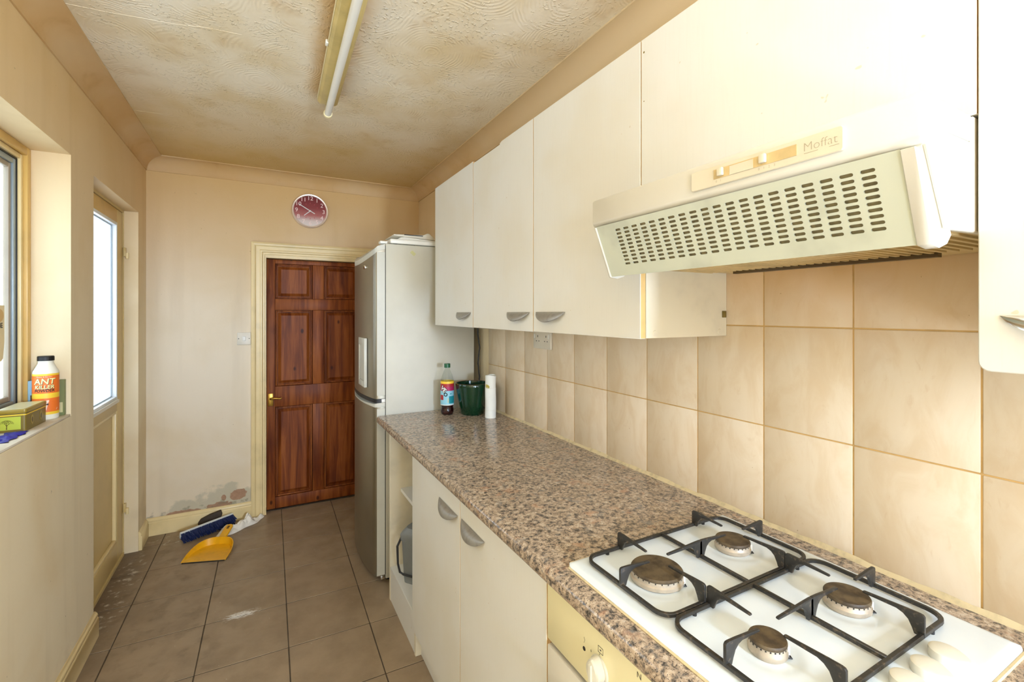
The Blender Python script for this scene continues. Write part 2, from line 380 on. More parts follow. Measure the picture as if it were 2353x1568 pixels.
# ------------------------------------------------------------------ mesh helpers
WL = {}
class B:
    def __init__(s): s.v = []; s.f = []; s.mi = []
    def add(s, vs, fs, m=0, xf=None):
        o = len(s.v)
        for p in vs:
            p = Vector(p)
            s.v.append(xf @ p if xf else p)
        for f in fs: s.f.append([i + o for i in f]); s.mi.append(m)
        return s
    def box(s, x0, x1, y0, y1, z0, z1, m=0, xf=None):
        vs = [(x, y, z) for z in (z0, z1) for y in (y0, y1) for x in (x0, x1)]
        return s.add(vs, [(0, 2, 3, 1), (4, 5, 7, 6), (0, 1, 5, 4), (2, 6, 7, 3), (0, 4, 6, 2), (1, 3, 7, 5)], m, xf)
    def prism(s, axis, pts, a0, a1, m=0, xf=None):
        # pts are 2D in the two other axes: x->(y,z)  y->(x,z)  z->(x,y)
        def P(p, a): return {'x': (a, p[0], p[1]), 'y': (p[0], a, p[1]), 'z': (p[0], p[1], a)}[axis]
        n = len(pts); vs = [P(p, a0) for p in pts] + [P(p, a1) for p in pts]
        fs = [list(range(n)), list(range(2 * n - 1, n - 1, -1))] + [(i, i + n, (i + 1) % n + n, (i + 1) % n) for i in range(n)]
        return s.add(vs, fs, m, xf)
    def lathe(s, prof, n=32, m=0, c=(0, 0, 0), xf=None, seg_m=None, a0=0.0, a1=2 * math.pi):
        # prof [(r,z)] bottom to top, closed at the axis where r==0
        full = abs(a1 - a0 - 2 * math.pi) < 1e-6
        k = n if full else n + 1
        vs = []
        for r, z in prof:
            for i in range(k):
                a = a0 + (a1 - a0) * i / n
                vs.append((c[0] + r * math.cos(a), c[1] + r * math.sin(a), c[2] + z))
        o = len(s.v); s.add(vs, [], m, xf)
        for j in range(len(prof) - 1):
            mm = seg_m[j] if seg_m else m
            for i in range(n):
                i2 = (i + 1) % k
                if i2 == 0 and not full: continue
                s.f.append([o + j * k + i, o + j * k + i2, o + (j + 1) * k + i2, o + (j + 1) * k + i]); s.mi.append(mm)
        return s
    def tube(s, pts, r, n=10, m=0, closed=False, square=False, xf=None):
        pts = [Vector(p) for p in pts]; L = len(pts); vs = []; rr = r if isinstance(r, (list, tuple)) else [r] * L
        prev = None
        for i, p in enumerate(pts):
            a = pts[(i - 1) % L] if (closed or i > 0) else p
            b = pts[(i + 1) % L] if (closed or i < L - 1) else p
            t = (b - a).normalized()
            up = Vector((0, 0, 1)) if abs(t.z) < 0.95 else Vector((0, 1, 0))
            if prev is not None and abs(t.z) >= 0.6: up = prev
            u = t.cross(up).normalized(); w = u.cross(t).normalized(); prev = w
            # mitre so that corners keep their thickness
            k = 1.0
            if a != p and b != p:
                ca = max(0.4, (((p - a).normalized()).dot(t))); k = 1 / ca
            for q in range(n):
                ang = 2 * math.pi * q / n + (math.pi / n if square else 0)
                R = rr[i] * (math.sqrt(2) if square else 1)
                vs.append(p + u * (math.cos(ang) * R * k) + w * (math.sin(ang) * R))
        fs = []
        for i in range(L if closed else L - 1):
            j = (i + 1) % L
            for q in range(n): fs.append((i * n + q, i * n + (q + 1) % n, j * n + (q + 1) % n, j * n + q))
        if not closed: fs += [list(range(n))[::-1], [(L - 1) * n + q for q in range(n)]]
        return s.add(vs, fs, m, xf)
    def grid(s, fn, nu, nv, m=0, xf=None):
        vs = [fn(i / nu, j / nv) for j in range(nv + 1) for i in range(nu + 1)]
        fs = [(j * (nu + 1) + i, j * (nu + 1) + i + 1, (j + 1) * (nu + 1) + i + 1, (j + 1) * (nu + 1) + i) for j in range(nv) for i in range(nu)]
        return s.add(vs, fs, m, xf)
    def done(s, name, mats, parent=None, bevel=0.0, seg=2, smooth=None, recalc=True, weld=False):
        if not isinstance(mats, (list, tuple)): mats = [mats]
        xs = [p.x for p in s.v]; ys = [p.y for p in s.v]; zs = [p.z for p in s.v]
        base = Vector(((min(xs) + max(xs)) / 2, (min(ys) + max(ys)) / 2, min(zs)))
        me = bpy.data.meshes.new(name)
        me.from_pydata([p - base for p in s.v], [], s.f)
        for k in mats: me.materials.append(M[k] if isinstance(k, str) else k)
        for p, i in zip(me.polygons, s.mi): p.material_index = i
        bm = bmesh.new(); bm.from_mesh(me)
        if weld: bmesh.ops.remove_doubles(bm, verts=bm.verts, dist=1e-5)
        if recalc: bmesh.ops.recalc_face_normals(bm, faces=bm.faces)
        if bevel:
            ed = [e for e in bm.edges if len(e.link_faces) == 2 and e.calc_face_angle(0) > 0.5]
            bmesh.ops.bevel(bm, geom=ed, offset=bevel, segments=seg, profile=0.5, affect='EDGES', clamp_overlap=True)
        bm.to_mesh(me); bm.free()
        if smooth is None: smooth = bool(bevel)
        if smooth:
            for p in me.polygons: p.use_smooth = True
            me.set_sharp_from_angle(angle=math.radians(38))
        o = bpy.data.objects.new(name, me); COL.objects.link(o)
        WL[o.name] = base
        if parent: o.parent = parent; o.location = base - WL[parent.name]
        else: o.location = base
        return o

def thing(name, loc, label=None, cat=None, group=None):
    o = bpy.data.objects.new(name, None); COL.objects.link(o); o.location = loc; o.empty_display_size = 0.05
    WL[o.name] = Vector(loc)
    if label: tag(o, label, cat, group)
    return o
def tag(o, label, cat=None, group=None, kind=None):
    o['label'] = label
    if cat: o['category'] = cat
    if group: o['group'] = group
    if kind: o['kind'] = kind
    return o
def struct(o, label, cat): o['kind'] = 'structure'; o['label'] = label; o['category'] = cat; return o
def rrect(x0, x1, y0, y1, r, n=5):
    out = []
    for cx, cy, a in ((x1 - r, y1 - r, 0), (x0 + r, y1 - r, 90), (x0 + r, y0 + r, 180), (x1 - r, y0 + r, 270)):
        for i in range(n + 1):
            t = math.radians(a + 90 * i / n); out.append((cx + r * math.cos(t), cy + r * math.sin(t)))
    return out
def text_geo(body, size, bold=0.0, ex=0.0, shear=0.0, fine=0.0):
    c = bpy.data.curves.new('lettering', 'FONT'); c.body = body; c.size = size; c.align_x = 'CENTER'; c.align_y = 'CENTER'
    c.offset = bold; c.extrude = ex; c.shear = shear; c.resolution_u = 3
    o = bpy.data.objects.new('lettering', c); me = bpy.data.meshes.new_from_object(o)
    vs = [v.co.copy() for v in me.vertices]; fs = [list(p.vertices) for p in me.polygons]
    if fine:
        bm = bmesh.new(); bm.from_mesh(me); bmesh.ops.triangulate(bm, faces=bm.faces)
        for _ in range(4):
            ed = [e for e in bm.edges if e.calc_length() > fine]
            if not ed: break
            bmesh.ops.subdivide_edges(bm, edges=ed, cuts=1); bmesh.ops.triangulate(bm, faces=bm.faces)
        bm.verts.ensure_lookup_table(); vs = [v.co.copy() for v in bm.verts]; bm.verts.index_update(); fs = [[v.index for v in f.verts] for f in bm.faces]; bm.free()
    bpy.data.objects.remove(o); bpy.data.curves.remove(c); bpy.data.meshes.remove(me)
    return vs, fs
def frame_xf(origin, ex, ey):
    ex = Vector(ex).normalized(); ey = Vector(ey).normalized(); ez = ex.cross(ey)
    m = Matrix((ex, ey, ez)).transposed().to_4x4(); m.translation = Vector(origin); return m
def clip(poly, x0, x1, y0, y1):
    def cut(p, f, inter):
        out = []
        for i, a in enumerate(p):
            b = p[(i + 1) % len(p)]
            if f(a): out.append(a)
            if f(a) != f(b): out.append(inter(a, b))
        return out
    def ix(v): return lambda a, b: (v, a[1] + (b[1] - a[1]) * (v - a[0]) / (b[0] - a[0]))
    def iy(v): return lambda a, b: (a[0] + (b[0] - a[0]) * (v - a[1]) / (b[1] - a[1]), v)
    for f, i in ((lambda p: p[0] >= x0, ix(x0)), (lambda p: p[0] <= x1, ix(x1)), (lambda p: p[1] >= y0, iy(y0)), (lambda p: p[1] <= y1, iy(y1))):
        if poly: poly = cut(poly, f, i)
    return poly

# ================================================================== SETTING
XL, XR, YB, YF, HC = -0.645, 1.135, 3.70, -2.60, 2.415
# ---- floor
fl = struct(B().box(-0.82, 1.25, YF - 0.1, 3.95, -0.08, -0.0016).done('floor', 'grout_floor'), 'brown grey square tiled floor with dark joints', 'floor')
g = -0.0165; P0 = (0.108, 2.517); pitch = 0.3345; h = pitch / 2 - 0.0021
for i in range(-4, 5):
    for j in range(-16, 5):
        ux, uy = (i + 0.5) * pitch, (j + 0.5) * pitch
        q = [(P0[0] + (ux + a) * math.cos(g) - (uy + b) * math.sin(g), P0[1] + (ux + a) * math.sin(g) + (uy + b) * math.cos(g)) for a, b in ((-h, -h), (h, -h), (h, h), (-h, h))]
        q = clip(q, -0.79, 1.13, YF, 3.80)
        if len(q) < 3: continue
        ar = abs(sum(q[k][0] * q[(k + 1) % len(q)][1] - q[(k + 1) % len(q)][0] * q[k][1] for k in range(len(q)))) / 2
        if ar < 0.0008: continue
        B().prism('z', q, -0.010, 0.0).done('tile', 'floor_tile', fl, bevel=0.0012, seg=1)
# ---- left wall with window and door openings
WY0, WY1, WZ0, WZ1 = 1.42, 2.378, 1.024, 2.03
DY0, DY1, DZ1 = 2.652, 3.49, 2.022
b = B(); X0 = -0.805
b.box(X0, XL, YF, WY0, 0, 2.45).box(X0, XL, WY0, WY1, 0, WZ0).box(X0, XL, WY0, WY1, WZ1, 2.45)
b.box(X0, XL, WY1, DY0, 0, 2.45).box(X0, XL, DY0, DY1, DZ1, 2.45).box(X0, XL, DY1, 3.82, 0, 2.45)
struct(b.done('wall_left', 'wall'), 'cream left wall with window and glazed door recesses', 'wall')
# ---- back wall with doorway
AX0, AX1, AZ1 = 0.005, 0.752, 1.835
b = B().box(XL, AX0, YB, 3.82, 0, 2.45).box(AX0, AX1, YB, 3.82, AZ1, 2.45).box(AX1, XR, YB, 3.82, 0, 2.45)
struct(b.done('wall_back', 'wall_back'), 'cream end wall with damp peeling paint above skirting', 'wall')
wr = struct(B().box(XR - 0.0025, XR + 0.12, YF, 3.82, 0, 2.45).done('wall_right', 'wall'), 'right wall with beige square tiles above worktop', 'wall')
# wall tiles: individual pieces set proud of a yellowed grout bed
B().box(1.1295, XR - 0.0025, -0.72, 2.366, 0.878, 1.645).done('grout_bed', 'grout', wr)
ty0, tp = 0.328, 0.2037
rows = [(0.8875, 1.1315), (1.1345, 1.3855), (1.3885, 1.642)]
tmesh = {}
for k in range(-5, 10):
    y0 = ty0 + tp * k + 0.0016; y1 = ty0 + tp * (k + 1) - 0.0016
    for r_, (z0, z1) in enumerate(rows):
        if r_ not in tmesh:
            o = B().box(1.128, 1.1325, y0, y1, z0, z1).done('tile', 'wall_tile', wr, bevel=0.0014, seg=2); tmesh[r_] = o; first = o
        else:
            o = bpy.data.objects.new('tile', tmesh[r_].data); COL.objects.link(o); o.parent = wr
            o.location = Vector((tmesh[r_].location.x, (y0 + y1) / 2 - WL[wr.name].y, tmesh[r_].location.z))
# ---- front wall behind the camera, with a window letting in daylight
FX0, FX1, FZ0, FZ1 = -0.25, 1.05, 0.84, 2.25
b = B().box(-0.805, FX0, YF - 0.12, YF, 0, 2.45).box(FX1, 1.25, YF - 0.12, YF, 0, 2.45).box(FX0, FX1, YF - 0.12, YF, 0, FZ0).box(FX0, FX1, YF - 0.12, YF, FZ1, 2.45)
struct(b.done('wall_front', 'wall'), 'cream wall with window behind the viewer', 'wall')
w2 = struct(thing('window_2', (0.40, YF - 0.06, FZ0)), 'window in the wall behind the viewer', 'window')
b = B(); t_ = 0.05
for a in ((FX0, FX0 + t_, FZ0, FZ1), (FX1 - t_, FX1, FZ0, FZ1), (FX0 + t_, FX1 - t_, FZ0, FZ0 + t_), (FX0 + t_, FX1 - t_, FZ1 - t_, FZ1)): b.box(a[0], a[1], YF - 0.09, YF - 0.03, a[2], a[3])
b.done('frame', 'frame_yellow', w2); B().box(FX0 + t_, FX1 - t_, YF - 0.064, YF - 0.06, FZ0 + t_, FZ1 - t_).done('pane', 'glass', w2)
# ---- ceiling
struct(B().box(-0.805, 1.255, YF - 0.12, 3.82, HC, HC + 0.06).done('ceiling', 'ceiling'), 'yellowed swirl textured ceiling', 'ceiling')
struct(B().box(-0.30, 1.10, 3.835, 3.90, 0, 2.45).done('wall_backing', 'wall'), 'unseen backing slab added behind the brown door to block light', 'wall')  # slab added to stop sky light leaking round the door
cl_ = [o for o in bpy.data.objects if o.name == 'ceiling'][0]
for pts in ([(-0.563, 1.992), (-0.443, 1.982), (-0.35, 1.966), (-0.264, 1.955), (-0.161, 1.925), (-0.06, 1.915)], [(-0.587, 2.882), (-0.545, 2.879), (-0.49, 2.872), (-0.432, 2.868)]):
    B().tube([(x, y, 2.4152) for x, y in pts], 0.0014, 6).done('paper_seam', 'ceiling', cl_, smooth=True)
# ---- coving
def cove_pts(n=8, a=0.092, d=0.085):
    pts = [(0, 0), (0, -d), (0.006, -d), (0.006, -d + 0.006)]
    for i in range(1, n):
        t = math.pi / 2 * i / n
        pts.append((a - (a - 0.006) * math.cos(t), -d + 0.006 + (d - 0.012) * math.sin(t)))
    pts += [(a - 0.004, -0.006), (a, -0.006), (a, 0)]
    return pts
cp = cove_pts()
def cove(name, wallx, sgn, label):
    def P(p, y): return (wallx + sgn * p[0], y, HC + p[1])
    vs = [P(p, YF) for p in cp] + [P(p, YB - p[0]) for p in cp]; n = len(cp)
    fs = [list(range(n)), list(range(n, 2 * n))] + [(i, (i + 1) % n, (i + 1) % n + n, i + n) for i in range(n)]
    struct(B().add(vs, fs).done(name, 'coving', smooth=True), label, 'coving')
cove('trim_1', XL, 1, 'plaster coving along the left wall')
cove('trim_2', XR - 0.003, -1, 'plaster coving above the wall cabinets')
n = len(cp)
vs = [(XL + p[0], YB - p[0], HC + p[1]) for p in cp] + [(XR - 0.003 - p[0], YB - p[0], HC + p[1]) for p in cp]
struct(B().add(vs, [list(range(n)), list(range(n, 2 * n))] + [(i, (i + 1) % n, (i + 1) % n + n, i + n) for i in range(n)]).done('trim_3', 'coving', smooth=True), 'plaster coving above the end wall', 'coving')
# ---- skirting
sk = [(0, 0), (0.017, 0), (0.017, 0.082), (0.012, 0.088), (0.015, 0.093), (0.011, 0.104), (0.004, 0.112), (0, 0.112)]
struct(B().prism('y', [(XL + p[0], p[1]) for p in sk], YF, DY0 + 0.006).done('baseboard_left', 'gloss_cream', bevel=0.001, seg=1), 'cream moulded skirting under the window', 'skirting')
struct(B().prism('y', [(XL + p[0], p[1]) for p in sk], DY1 + 0.004, YB - 0.018).done('baseboard_side', 'gloss_cream', bevel=0.001, seg=1), 'short cream skirting beside the glazed door', 'skirting')
struct(B().prism('x', [(YB - p[0], p[1]) for p in sk], XL + 0.002, -0.062).done('baseboard_back', 'gloss_cream', bevel=0.001, seg=1), 'scuffed cream skirting below the damp patch', 'skirting')
# ---- architrave round the inner doorway
arch = [(0, 0), (0, 0.020), (0.012, 0.024), (0.022, 0.022), (0.030, 0.014), (0.052, 0.014), (0.058, 0.018), (0.066, 0.018), (0.072, 0.010), (0.082, 0.010), (0.086, 0.006), (0.092, 0.006), (0.092, 0)]
def arch_v(p, xo, sgn, z): return (xo + sgn * p[0], YB - p[1], z)
A = B(); n = len(arch); zt = 1.918
loop = []
xl, xr = -0.062, 0.819
rings = [[(xl + p[0], YB - p[1], 0.0) for p in arch], [(xl + p[0], YB - p[1], zt - p[0]) for p in arch], [(xr - p[0], YB - p[1], zt - p[0]) for p in arch], [(xr - p[0], YB - p[1], 0.0) for p in arch]]
vs = sum(rings, []); fs = [list(range(n)), list(range(3 * n, 4 * n))]
for r_ in range(3):
    for i in range(n): fs.append((r_ * n + i, r_ * n + (i + 1) % n, (r_ + 1) * n + (i + 1) % n, (r_ + 1) * n + i))
struct(A.add(vs, fs).done('trim_4', 'gloss_cream'), 'cream moulded architrave around the brown door', 'architrave')

# ---- inner panelled door (door_2)
d2 = struct(thing('door_2', (0.38, 3.76, 0.0)), 'brown stained six panel door in the end wall', 'door')
b = B().box(AX0, 0.030, 3.7005, 3.82, 0, AZ1).box(0.727, AX1, 3.7005, 3.82, 0, AZ1).box(0.030, 0.727, 3.7005, 3.82, 1.812, AZ1)
b.done('door_lining', 'gloss_cream', d2)
B().box(0.030, 0.727, 3.742, 3.80, -0.0005, 0.006).done('threshold', 'dark_wood', d2)
dy0, dy1 = 3.755, 3.797
def wpart(name, x0, x1, z0, z1, y0=dy0): B().box(x0, x1, y0, dy1, z0, z1).done(name, 'wood', d2, bevel=0.0025, seg=2)
DX0, DX1 = 0.033, 0.724
wpart('stile', DX0, 0.087, 0.009, 1.808); wpart('stile', 0.668, DX1, 0.009, 1.808)
RZ = [(0.009, 0.090), (0.742, 0.890), (1.442, 1.524), (1.778, 1.808)]
for z0, z1 in RZ: wpart('rail', 0.0875, 0.6675, z0, z1)
for z0, z1 in ((0.090, 0.742), (0.890, 1.442), (1.524, 1.778)):
    wpart('mullion', 0.337, 0.416, z0 + 0.0005, z1 - 0.0005)
    for x0, x1 in ((0.0875, 0.3365), (0.4165, 0.6675)):
        # fielded panel: thin tongue at the edge, sloping to a raised field, with a moulding frame
        e0, e1, e2 = 0.0, 0.020, 0.040
        ys = [3.782, 3.780, 3.764]
        vs = []
        for e, y in zip((e0, e1, e2), ys): vs += [(x0 + e, y, z0 + e), (x1 - e, y, z0 + e), (x1 - e, y, z1 - e), (x0 + e, y, z1 - e)]
        vs += [(x0, dy1, z0), (x1, dy1, z0), (x1, dy1, z1), (x0, dy1, z1)]
        fs = [(8, 9, 10, 11), (12, 13, 14, 15)]
        for r_ in (0, 1):
            for i in range(4): fs.append((r_ * 4 + i, r_ * 4 + (i + 1) % 4, r_ * 4 + 4 + (i + 1) % 4, r_ * 4 + 4 + i))
        for i in range(4): fs.append((i, (i + 1) % 4, 12 + (i + 1) % 4, 12 + i))
        pn = B().add(vs, fs).done('panel', 'wood', d2)
        mo = B()
        for (a0, a1, c0, c1) in ((x0 + 0.0025, x0 + 0.013, z0 + 0.0025, z1 - 0.0025), (x1 - 0.013, x1 - 0.0025, z0 + 0.0025, z1 - 0.0025), (x0 + 0.0135, x1 - 0.0135, z0 + 0.0025, z0 + 0.013), (x0 + 0.0135, x1 - 0.0135, z1 - 0.013, z1 - 0.0025)):
            mo.box(a0, a1, 3.760, 3.7775, c0, c1)
        mo.done('moulding', 'wood', pn, bevel=0.004, seg=2)
hp = B().box(0.041, 0.076, 3.749, 3.7548, 0.752, 0.842).done('handle_plate', 'brass', d2, bevel=0.002)
B().tube([(0.059, 3.749, 0.805), (0.059, 3.725, 0.806), (0.066, 3.716, 0.808), (0.085, 3.714, 0.812), (0.115, 3.715, 0.806), (0.128, 3.716, 0.810)], [0.007, 0.007, 0.008, 0.007, 0.006, 0.005], 10).done('lever', 'brass', hp, smooth=True)
tag(hp, 'brass lever handle plate')

# ---- glazed outside door (door_1)
d1 = struct(thing('door_1', (-0.73, 3.07, 0.0)), 'cream half glazed outside door in the left wall', 'door')
fx0, fx1 = -0.790, -0.712
b = B().box(fx0, fx1, DY0, DY0 + 0.014, 0, DZ1).box(fx0, fx1, DY1 - 0.012, DY1, 0, DZ1).box(fx0, fx1, DY0 + 0.014, DY1 - 0.012, 2.008, DZ1).box(fx0, fx1 + 0.004, DY0 + 0.014, DY1 - 0.012, 0, 0.016)
b.done('frame', 'door_cream', d1)
ly0, ly1, lx0, lx1 = DY0 + 0.017, DY1 - 0.014, -0.758, -0.714
gy0, gy1 = ly0 + 0.10, 3.352
def dpart(name, y0, y1, z0, z1, mat='door_cream', x0=lx0, x1=lx1): return B().box(x0, x1, y0, y1, z0, z1).done(name, mat, d1, bevel=0.003)
dpart('stile', ly0, gy0, 0.02, 2.005); dpart('stile', gy1, ly1, 0.02, 2.005)
dpart('rail', gy0, gy1, 1.930, 2.005, 'frame_yellow'); dpart('rail', gy0, gy1, 0.868, 0.935); dpart('rail', gy0, gy1, 0.02, 0.135)
pan = B().box(-0.744, -0.734, gy0, gy1, 0.135, 0.868).done('panel', 'door_cream', d1)
bb = B()
for a in ((gy0, gy0 + 0.014, 0.135, 0.868), (gy1 - 0.014, gy1, 0.135, 0.868), (gy0 + 0.014, gy1 - 0.014, 0.135, 0.149), (gy0 + 0.014, gy1 - 0.014, 0.854, 0.868)): bb.box(-0.734, -0.716, *a)
bb.done('panel_bead', 'gloss_cream', pan, bevel=0.003)
gp = B().box(-0.742, -0.738, gy0, gy1, 0.935, 1.930).done('pane', 'frost', d1)
bb = B()
for a in ((gy0, gy0 + 0.018, 0.935, 1.93), (gy1 - 0.018, gy1, 0.935, 1.93), (gy0 + 0.018, gy1 - 0.018, 0.935, 0.953), (gy0 + 0.018, gy1 - 0.018, 1.912, 1.93)): bb.box(-0.7375, -0.712, *a)
bb.done('glazing_bead', 'bead', gp, bevel=0.003)
bb = B()
for a in ((gy1 - 0.026, gy1 - 0.018, 0.953, 1.912), (gy0 + 0.018, gy1 - 0.026, 0.953, 0.959), (gy0 + 0.018, gy1 - 0.026, 1.906, 1.912)): bb.box(-0.7375, -0.732, *a)
bb.done('gasket', 'alu', gp)
B().box(-0.713, -0.704, gy0 + 0.02, gy1, 0.920, 0.937).done('weather_strip', 'switch_plastic', d1)
for z in (1.765, 0.262):
    hb = B().box(-0.7115, -0.700, DY1 - 0.022, DY1 - 0.001, z - 0.012, z + 0.040).done('hinge', 'door_cream', d1, bevel=0.002)
    B().lathe([(0, 0), (0.008, 0), (0.008, 0.034), (0, 0.034)], 14, c=(-0.695, DY1 - 0.012, z - 0.024)).done('hinge_barrel', 'gloss_cream', hb, smooth=True)

# ---- window_1
w1 = struct(thing('window_1', (-0.77, 1.90, WZ0)), 'yellow framed window over the sill', 'window')
def ring(name, x0, x1, y0, y1, z0, z1, t, mat, par, bevel=0.003):
    b = B()
    for a in ((y0, y0 + t, z0, z1), (y1 - t, y1, z0, z1), (y0 + t, y1 - t, z0, z0 + t), (y0 + t, y1 - t, z1 - t, z1)): b.box(x0, x1, *a)
    return b.done(name, mat, par, bevel=bevel)
ring('frame', -0.800, -0.756, WY0, WY1, WZ0 + 0.008, WZ1, 0.030, 'frame_yellow', w1)
sa = ring('sash', -0.800, -0.768, WY0 + 0.031, WY1 - 0.031, WZ0 + 0.039, WZ1 - 0.031, 0.018, 'gloss_cream', w1)
ring('gasket', -0.792, -0.7765, WY0 + 0.0495, WY1 - 0.0495, WZ0 + 0.0575, WZ1 - 0.0495, 0.005, 'black', sa, 0.001)
ring('casement', -0.800, -0.7785, WY0 + 0.055, WY1 - 0.055, WZ0 + 0.063, WZ1 - 0.055, 0.020, 'alu', sa)
ring('casement_bead', -0.800, -0.7845, WY0 + 0.0755, WY1 - 0.0755, WZ0 + 0.0835, WZ1 - 0.0755, 0.018, 'sash_tan', sa)
B().box(-0.7935, -0.7895, WY0 + 0.08, WY1 - 0.08, WZ0 + 0.088, WZ1 - 0.08).done('pane', 'glass', w1)
B().box(-0.7555, XL - 0.0005, WY0 + 0.0005, WY1 - 0.0005, WZ0 + 0.0002, WZ0 + 0.008).done('sill', 'reveal', w1, bevel=0.002)

# ================================================================== FITTED UNITS
def crescent(par, y0, y1, z, xf, hgt=0.031, out=0.024, mat='pewter', name='handle'):
    # bow pull: straight top edge standing off the door, curved lower edge
    n, k = 24, 6; yc, L = (y0 + y1) / 2, (y1 - y0) / 2; b = B()
    def F(u, v):
        t = -1 + 2 * u; e = max(0.0, 1 - t * t); q = v * math.pi / 2
        return (xf - 0.0012 - out * e ** 0.8 * math.sin(q), yc + t * L, z - hgt * e ** 0.75 * (1 - math.cos(q)) * 0.75 - hgt * e ** 0.75 * 0.25 * v)
    b.grid(F, n, k)
    def G(u, v):
        t = -1 + 2 * u; e = max(0.0, 1 - t * t); q = v * math.pi / 2
        return (xf - 0.0006 - max(0.0, out * e ** 0.8 * math.sin(q) - 0.0026 * e), yc + t * L, z - 0.0022 * e - hgt * e ** 0.75 * (1 - math.cos(q)) * 0.75 - hgt * e ** 0.75 * 0.25 * v)
    b.grid(G, n, k)
    o = (n + 1) * (k + 1)
    for i in range(n):
        b.f.append([i, i + 1, o + i + 1, o + i]); b.mi.append(0)
        j = k * (n + 1) + i
        b.f.append([j, j + 1, o + j + 1, o + j]); b.mi.append(0)
    return b.done(name, mat, par, smooth=True)

def door_leaf(par, y0, y1, z0, z1, x0, x1, notch=None, rnd=0.0):
    b = B()
    pts = [(y0, z0), (y1, z0), (y1, z1), (y0, z1)]
    if rnd: pts = [(y0, z0)] + [(y1 - rnd + rnd * math.sin(math.radians(a)), z0 + rnd - rnd * math.cos(math.radians(a))) for a in (0, 22, 45, 68, 90)] + [(y1, z1), (y0, z1)]
    if notch: pts = [(y0, z0), (y1, z0), (y1, z1 - 0.009), (notch, z1 - 0.009), (notch - 0.004, z1 - 0.004), (notch - 0.02, z1), (y0, z1)]
    b.prism('x', pts, x0, x1)
    # end faces take the yellowed edging
    o = b.done('door', ['cab', 'cab_edge'], par, bevel=0.0012, seg=1)
    for p in o.data.polygons:
        if abs(p.normal.y) > 0.9: p.material_index = 1
    return o

WZb, WZt = 1.357, 2.08
def wall_unit(name, y0, y1, doors, handles, label, cat='wall cabinet', zb=WZb, zt=WZt, **kw):
    t = thing(name, (0.97, (y0 + y1) / 2, zb), label, cat)
    b = B(); w = 0.016
    b.box(0.8295, 1.1275, y0, y0 + w, zb + 0.001, zt).box(0.8295, 1.1275, y1 - w, y1, zb + 0.001, zt)
    b.box(0.8295, 1.1275, y0 + w, y1 - w, zb + 0.001, zb + w).box(0.8295, 1.1275, y0 + w, y1 - w, zt - w, zt).box(1.12, 1.1275, y0 + w, y1 - w, zb + w, zt - w)
    b.done('carcass', 'cab_in', t, bevel=0.001, seg=1)
    for (d0, d1), hd in zip(doors, handles):
        dl = door_leaf(t, d0, d1, zb, zt + 0.001, 0.810, 0.828, **kw.get('opts', {}).get((d0, d1), {}))
        if hd: crescent(dl, hd[0], hd[1], hd[2], 0.810, mat=kw.get('hm', 'pewter'))
    return t
wall_unit('wall_cabinet', 1.856, 2.353, [(1.857, 2.353)], [(1.876, 2.042, 1.424)], 'single white wall cabinet beside the fridge freezer')
wall_unit('double_wall_cabinet', 0.842, 1.852, [(1.349, 1.852), (0.842, 1.345)], [(1.368, 1.535, 1.424), (1.158, 1.328, 1.424)], 'double white wall cabinet left of the cooker hood', opts={(1.349, 1.852): {'notch': 1.60}})
dc = [o for o in bpy.data.objects if o.name == 'double_wall_cabinet'][0]
for xx in (0.858, 1.098):
    B().lathe([(0.0, 0), (0.0075, 0), (0.0065, 0.0015), (0, 0.0015)], 16, xf=frame_xf((xx, 0.8417, 1.370), (1, 0, 0), (0, 0, 1))).done('cam_cover', 'cab_in', dc)
B().box(1.108, 1.124, 0.8395, 0.8418, 1.408, 1.426).done('hinge_plate', 'tin_mid', dc, bevel=0.001)
br = wall_unit('bridging_cabinet', 0.2405, 0.8405, [(0.2405, 0.8395)], [None], 'white flap cabinet directly above the cooker hood', zb=1.677)
for y, z, r in ((0.263, 1.897, 0.005), (0.830, 2.048, 0.0025), (0.830, 1.93, 0.0015)):
    B().lathe([(0, 0), (r, 0), (r * 0.8, 0.0012), (0, 0.0012)], 14, xf=frame_xf((0.8098, y, z), (0, 1, 0), (0, 0, 1))).done('screw', 'tin_mid', br)
wall_unit('wall_cabinet', -0.36, 0.2395, [(-0.358, 0.2390)], [(0.045, 0.219, 1.417)], 'white wall cabinet right of the cooker hood', zb=1.346, opts={(-0.358, 0.2390): {'rnd': 0.012}}, hm='chrome')

# ---- cooker hood
hd = thing('cooker_hood', (0.9, 0.542, 1.50), 'cream cooker hood with slotted visor above the hob', 'cooker hood')
HY0, HY1 = 0.2425, 0.8405
prof = [(0.662, 1.672), (0.662, 1.622), (0.667, 1.614), (0.690, 1.614), (0.690, 1.640), (0.800, 1.640), (0.800, 1.668), (0.806, 1.674), (0.668, 1.676)]
B().prism('y', prof, HY0, HY1).done('fascia', 'hood', hd, bevel=0.003)
side = [(0.664, 1.6135), (0.690, 1.6135), (0.690, 1.6395), (0.808, 1.6395), (1.127, 1.6395), (1.127, 1.534), (0.716, 1.522)]
side = [(0.664, 1.6135), (0.690, 1.6135), (0.6915, 1.6395), (0.8015, 1.6395), (0.8015, 1.6685), (0.808, 1.6745), (1.127, 1.6745), (1.127, 1.534), (0.716, 1.522)]
for y0, y1 in ((HY0, HY0 + 0.010), (HY1 - 0.010, HY1)): B().prism('y', side, y0, y1).done('side_panel', 'hood', hd, bevel=0.0015, seg=1)
# fold strip on the outside of each side panel's sloping front edge
for y0, y1 in ((HY0 - 0.0025, HY0 - 0.0003),):
    B().prism('y', [(0.6645, 1.613), (0.680, 1.613), (0.734, 1.5225), (0.716, 1.522)], y0, y1).done('edge_strip', 'hood', hd)
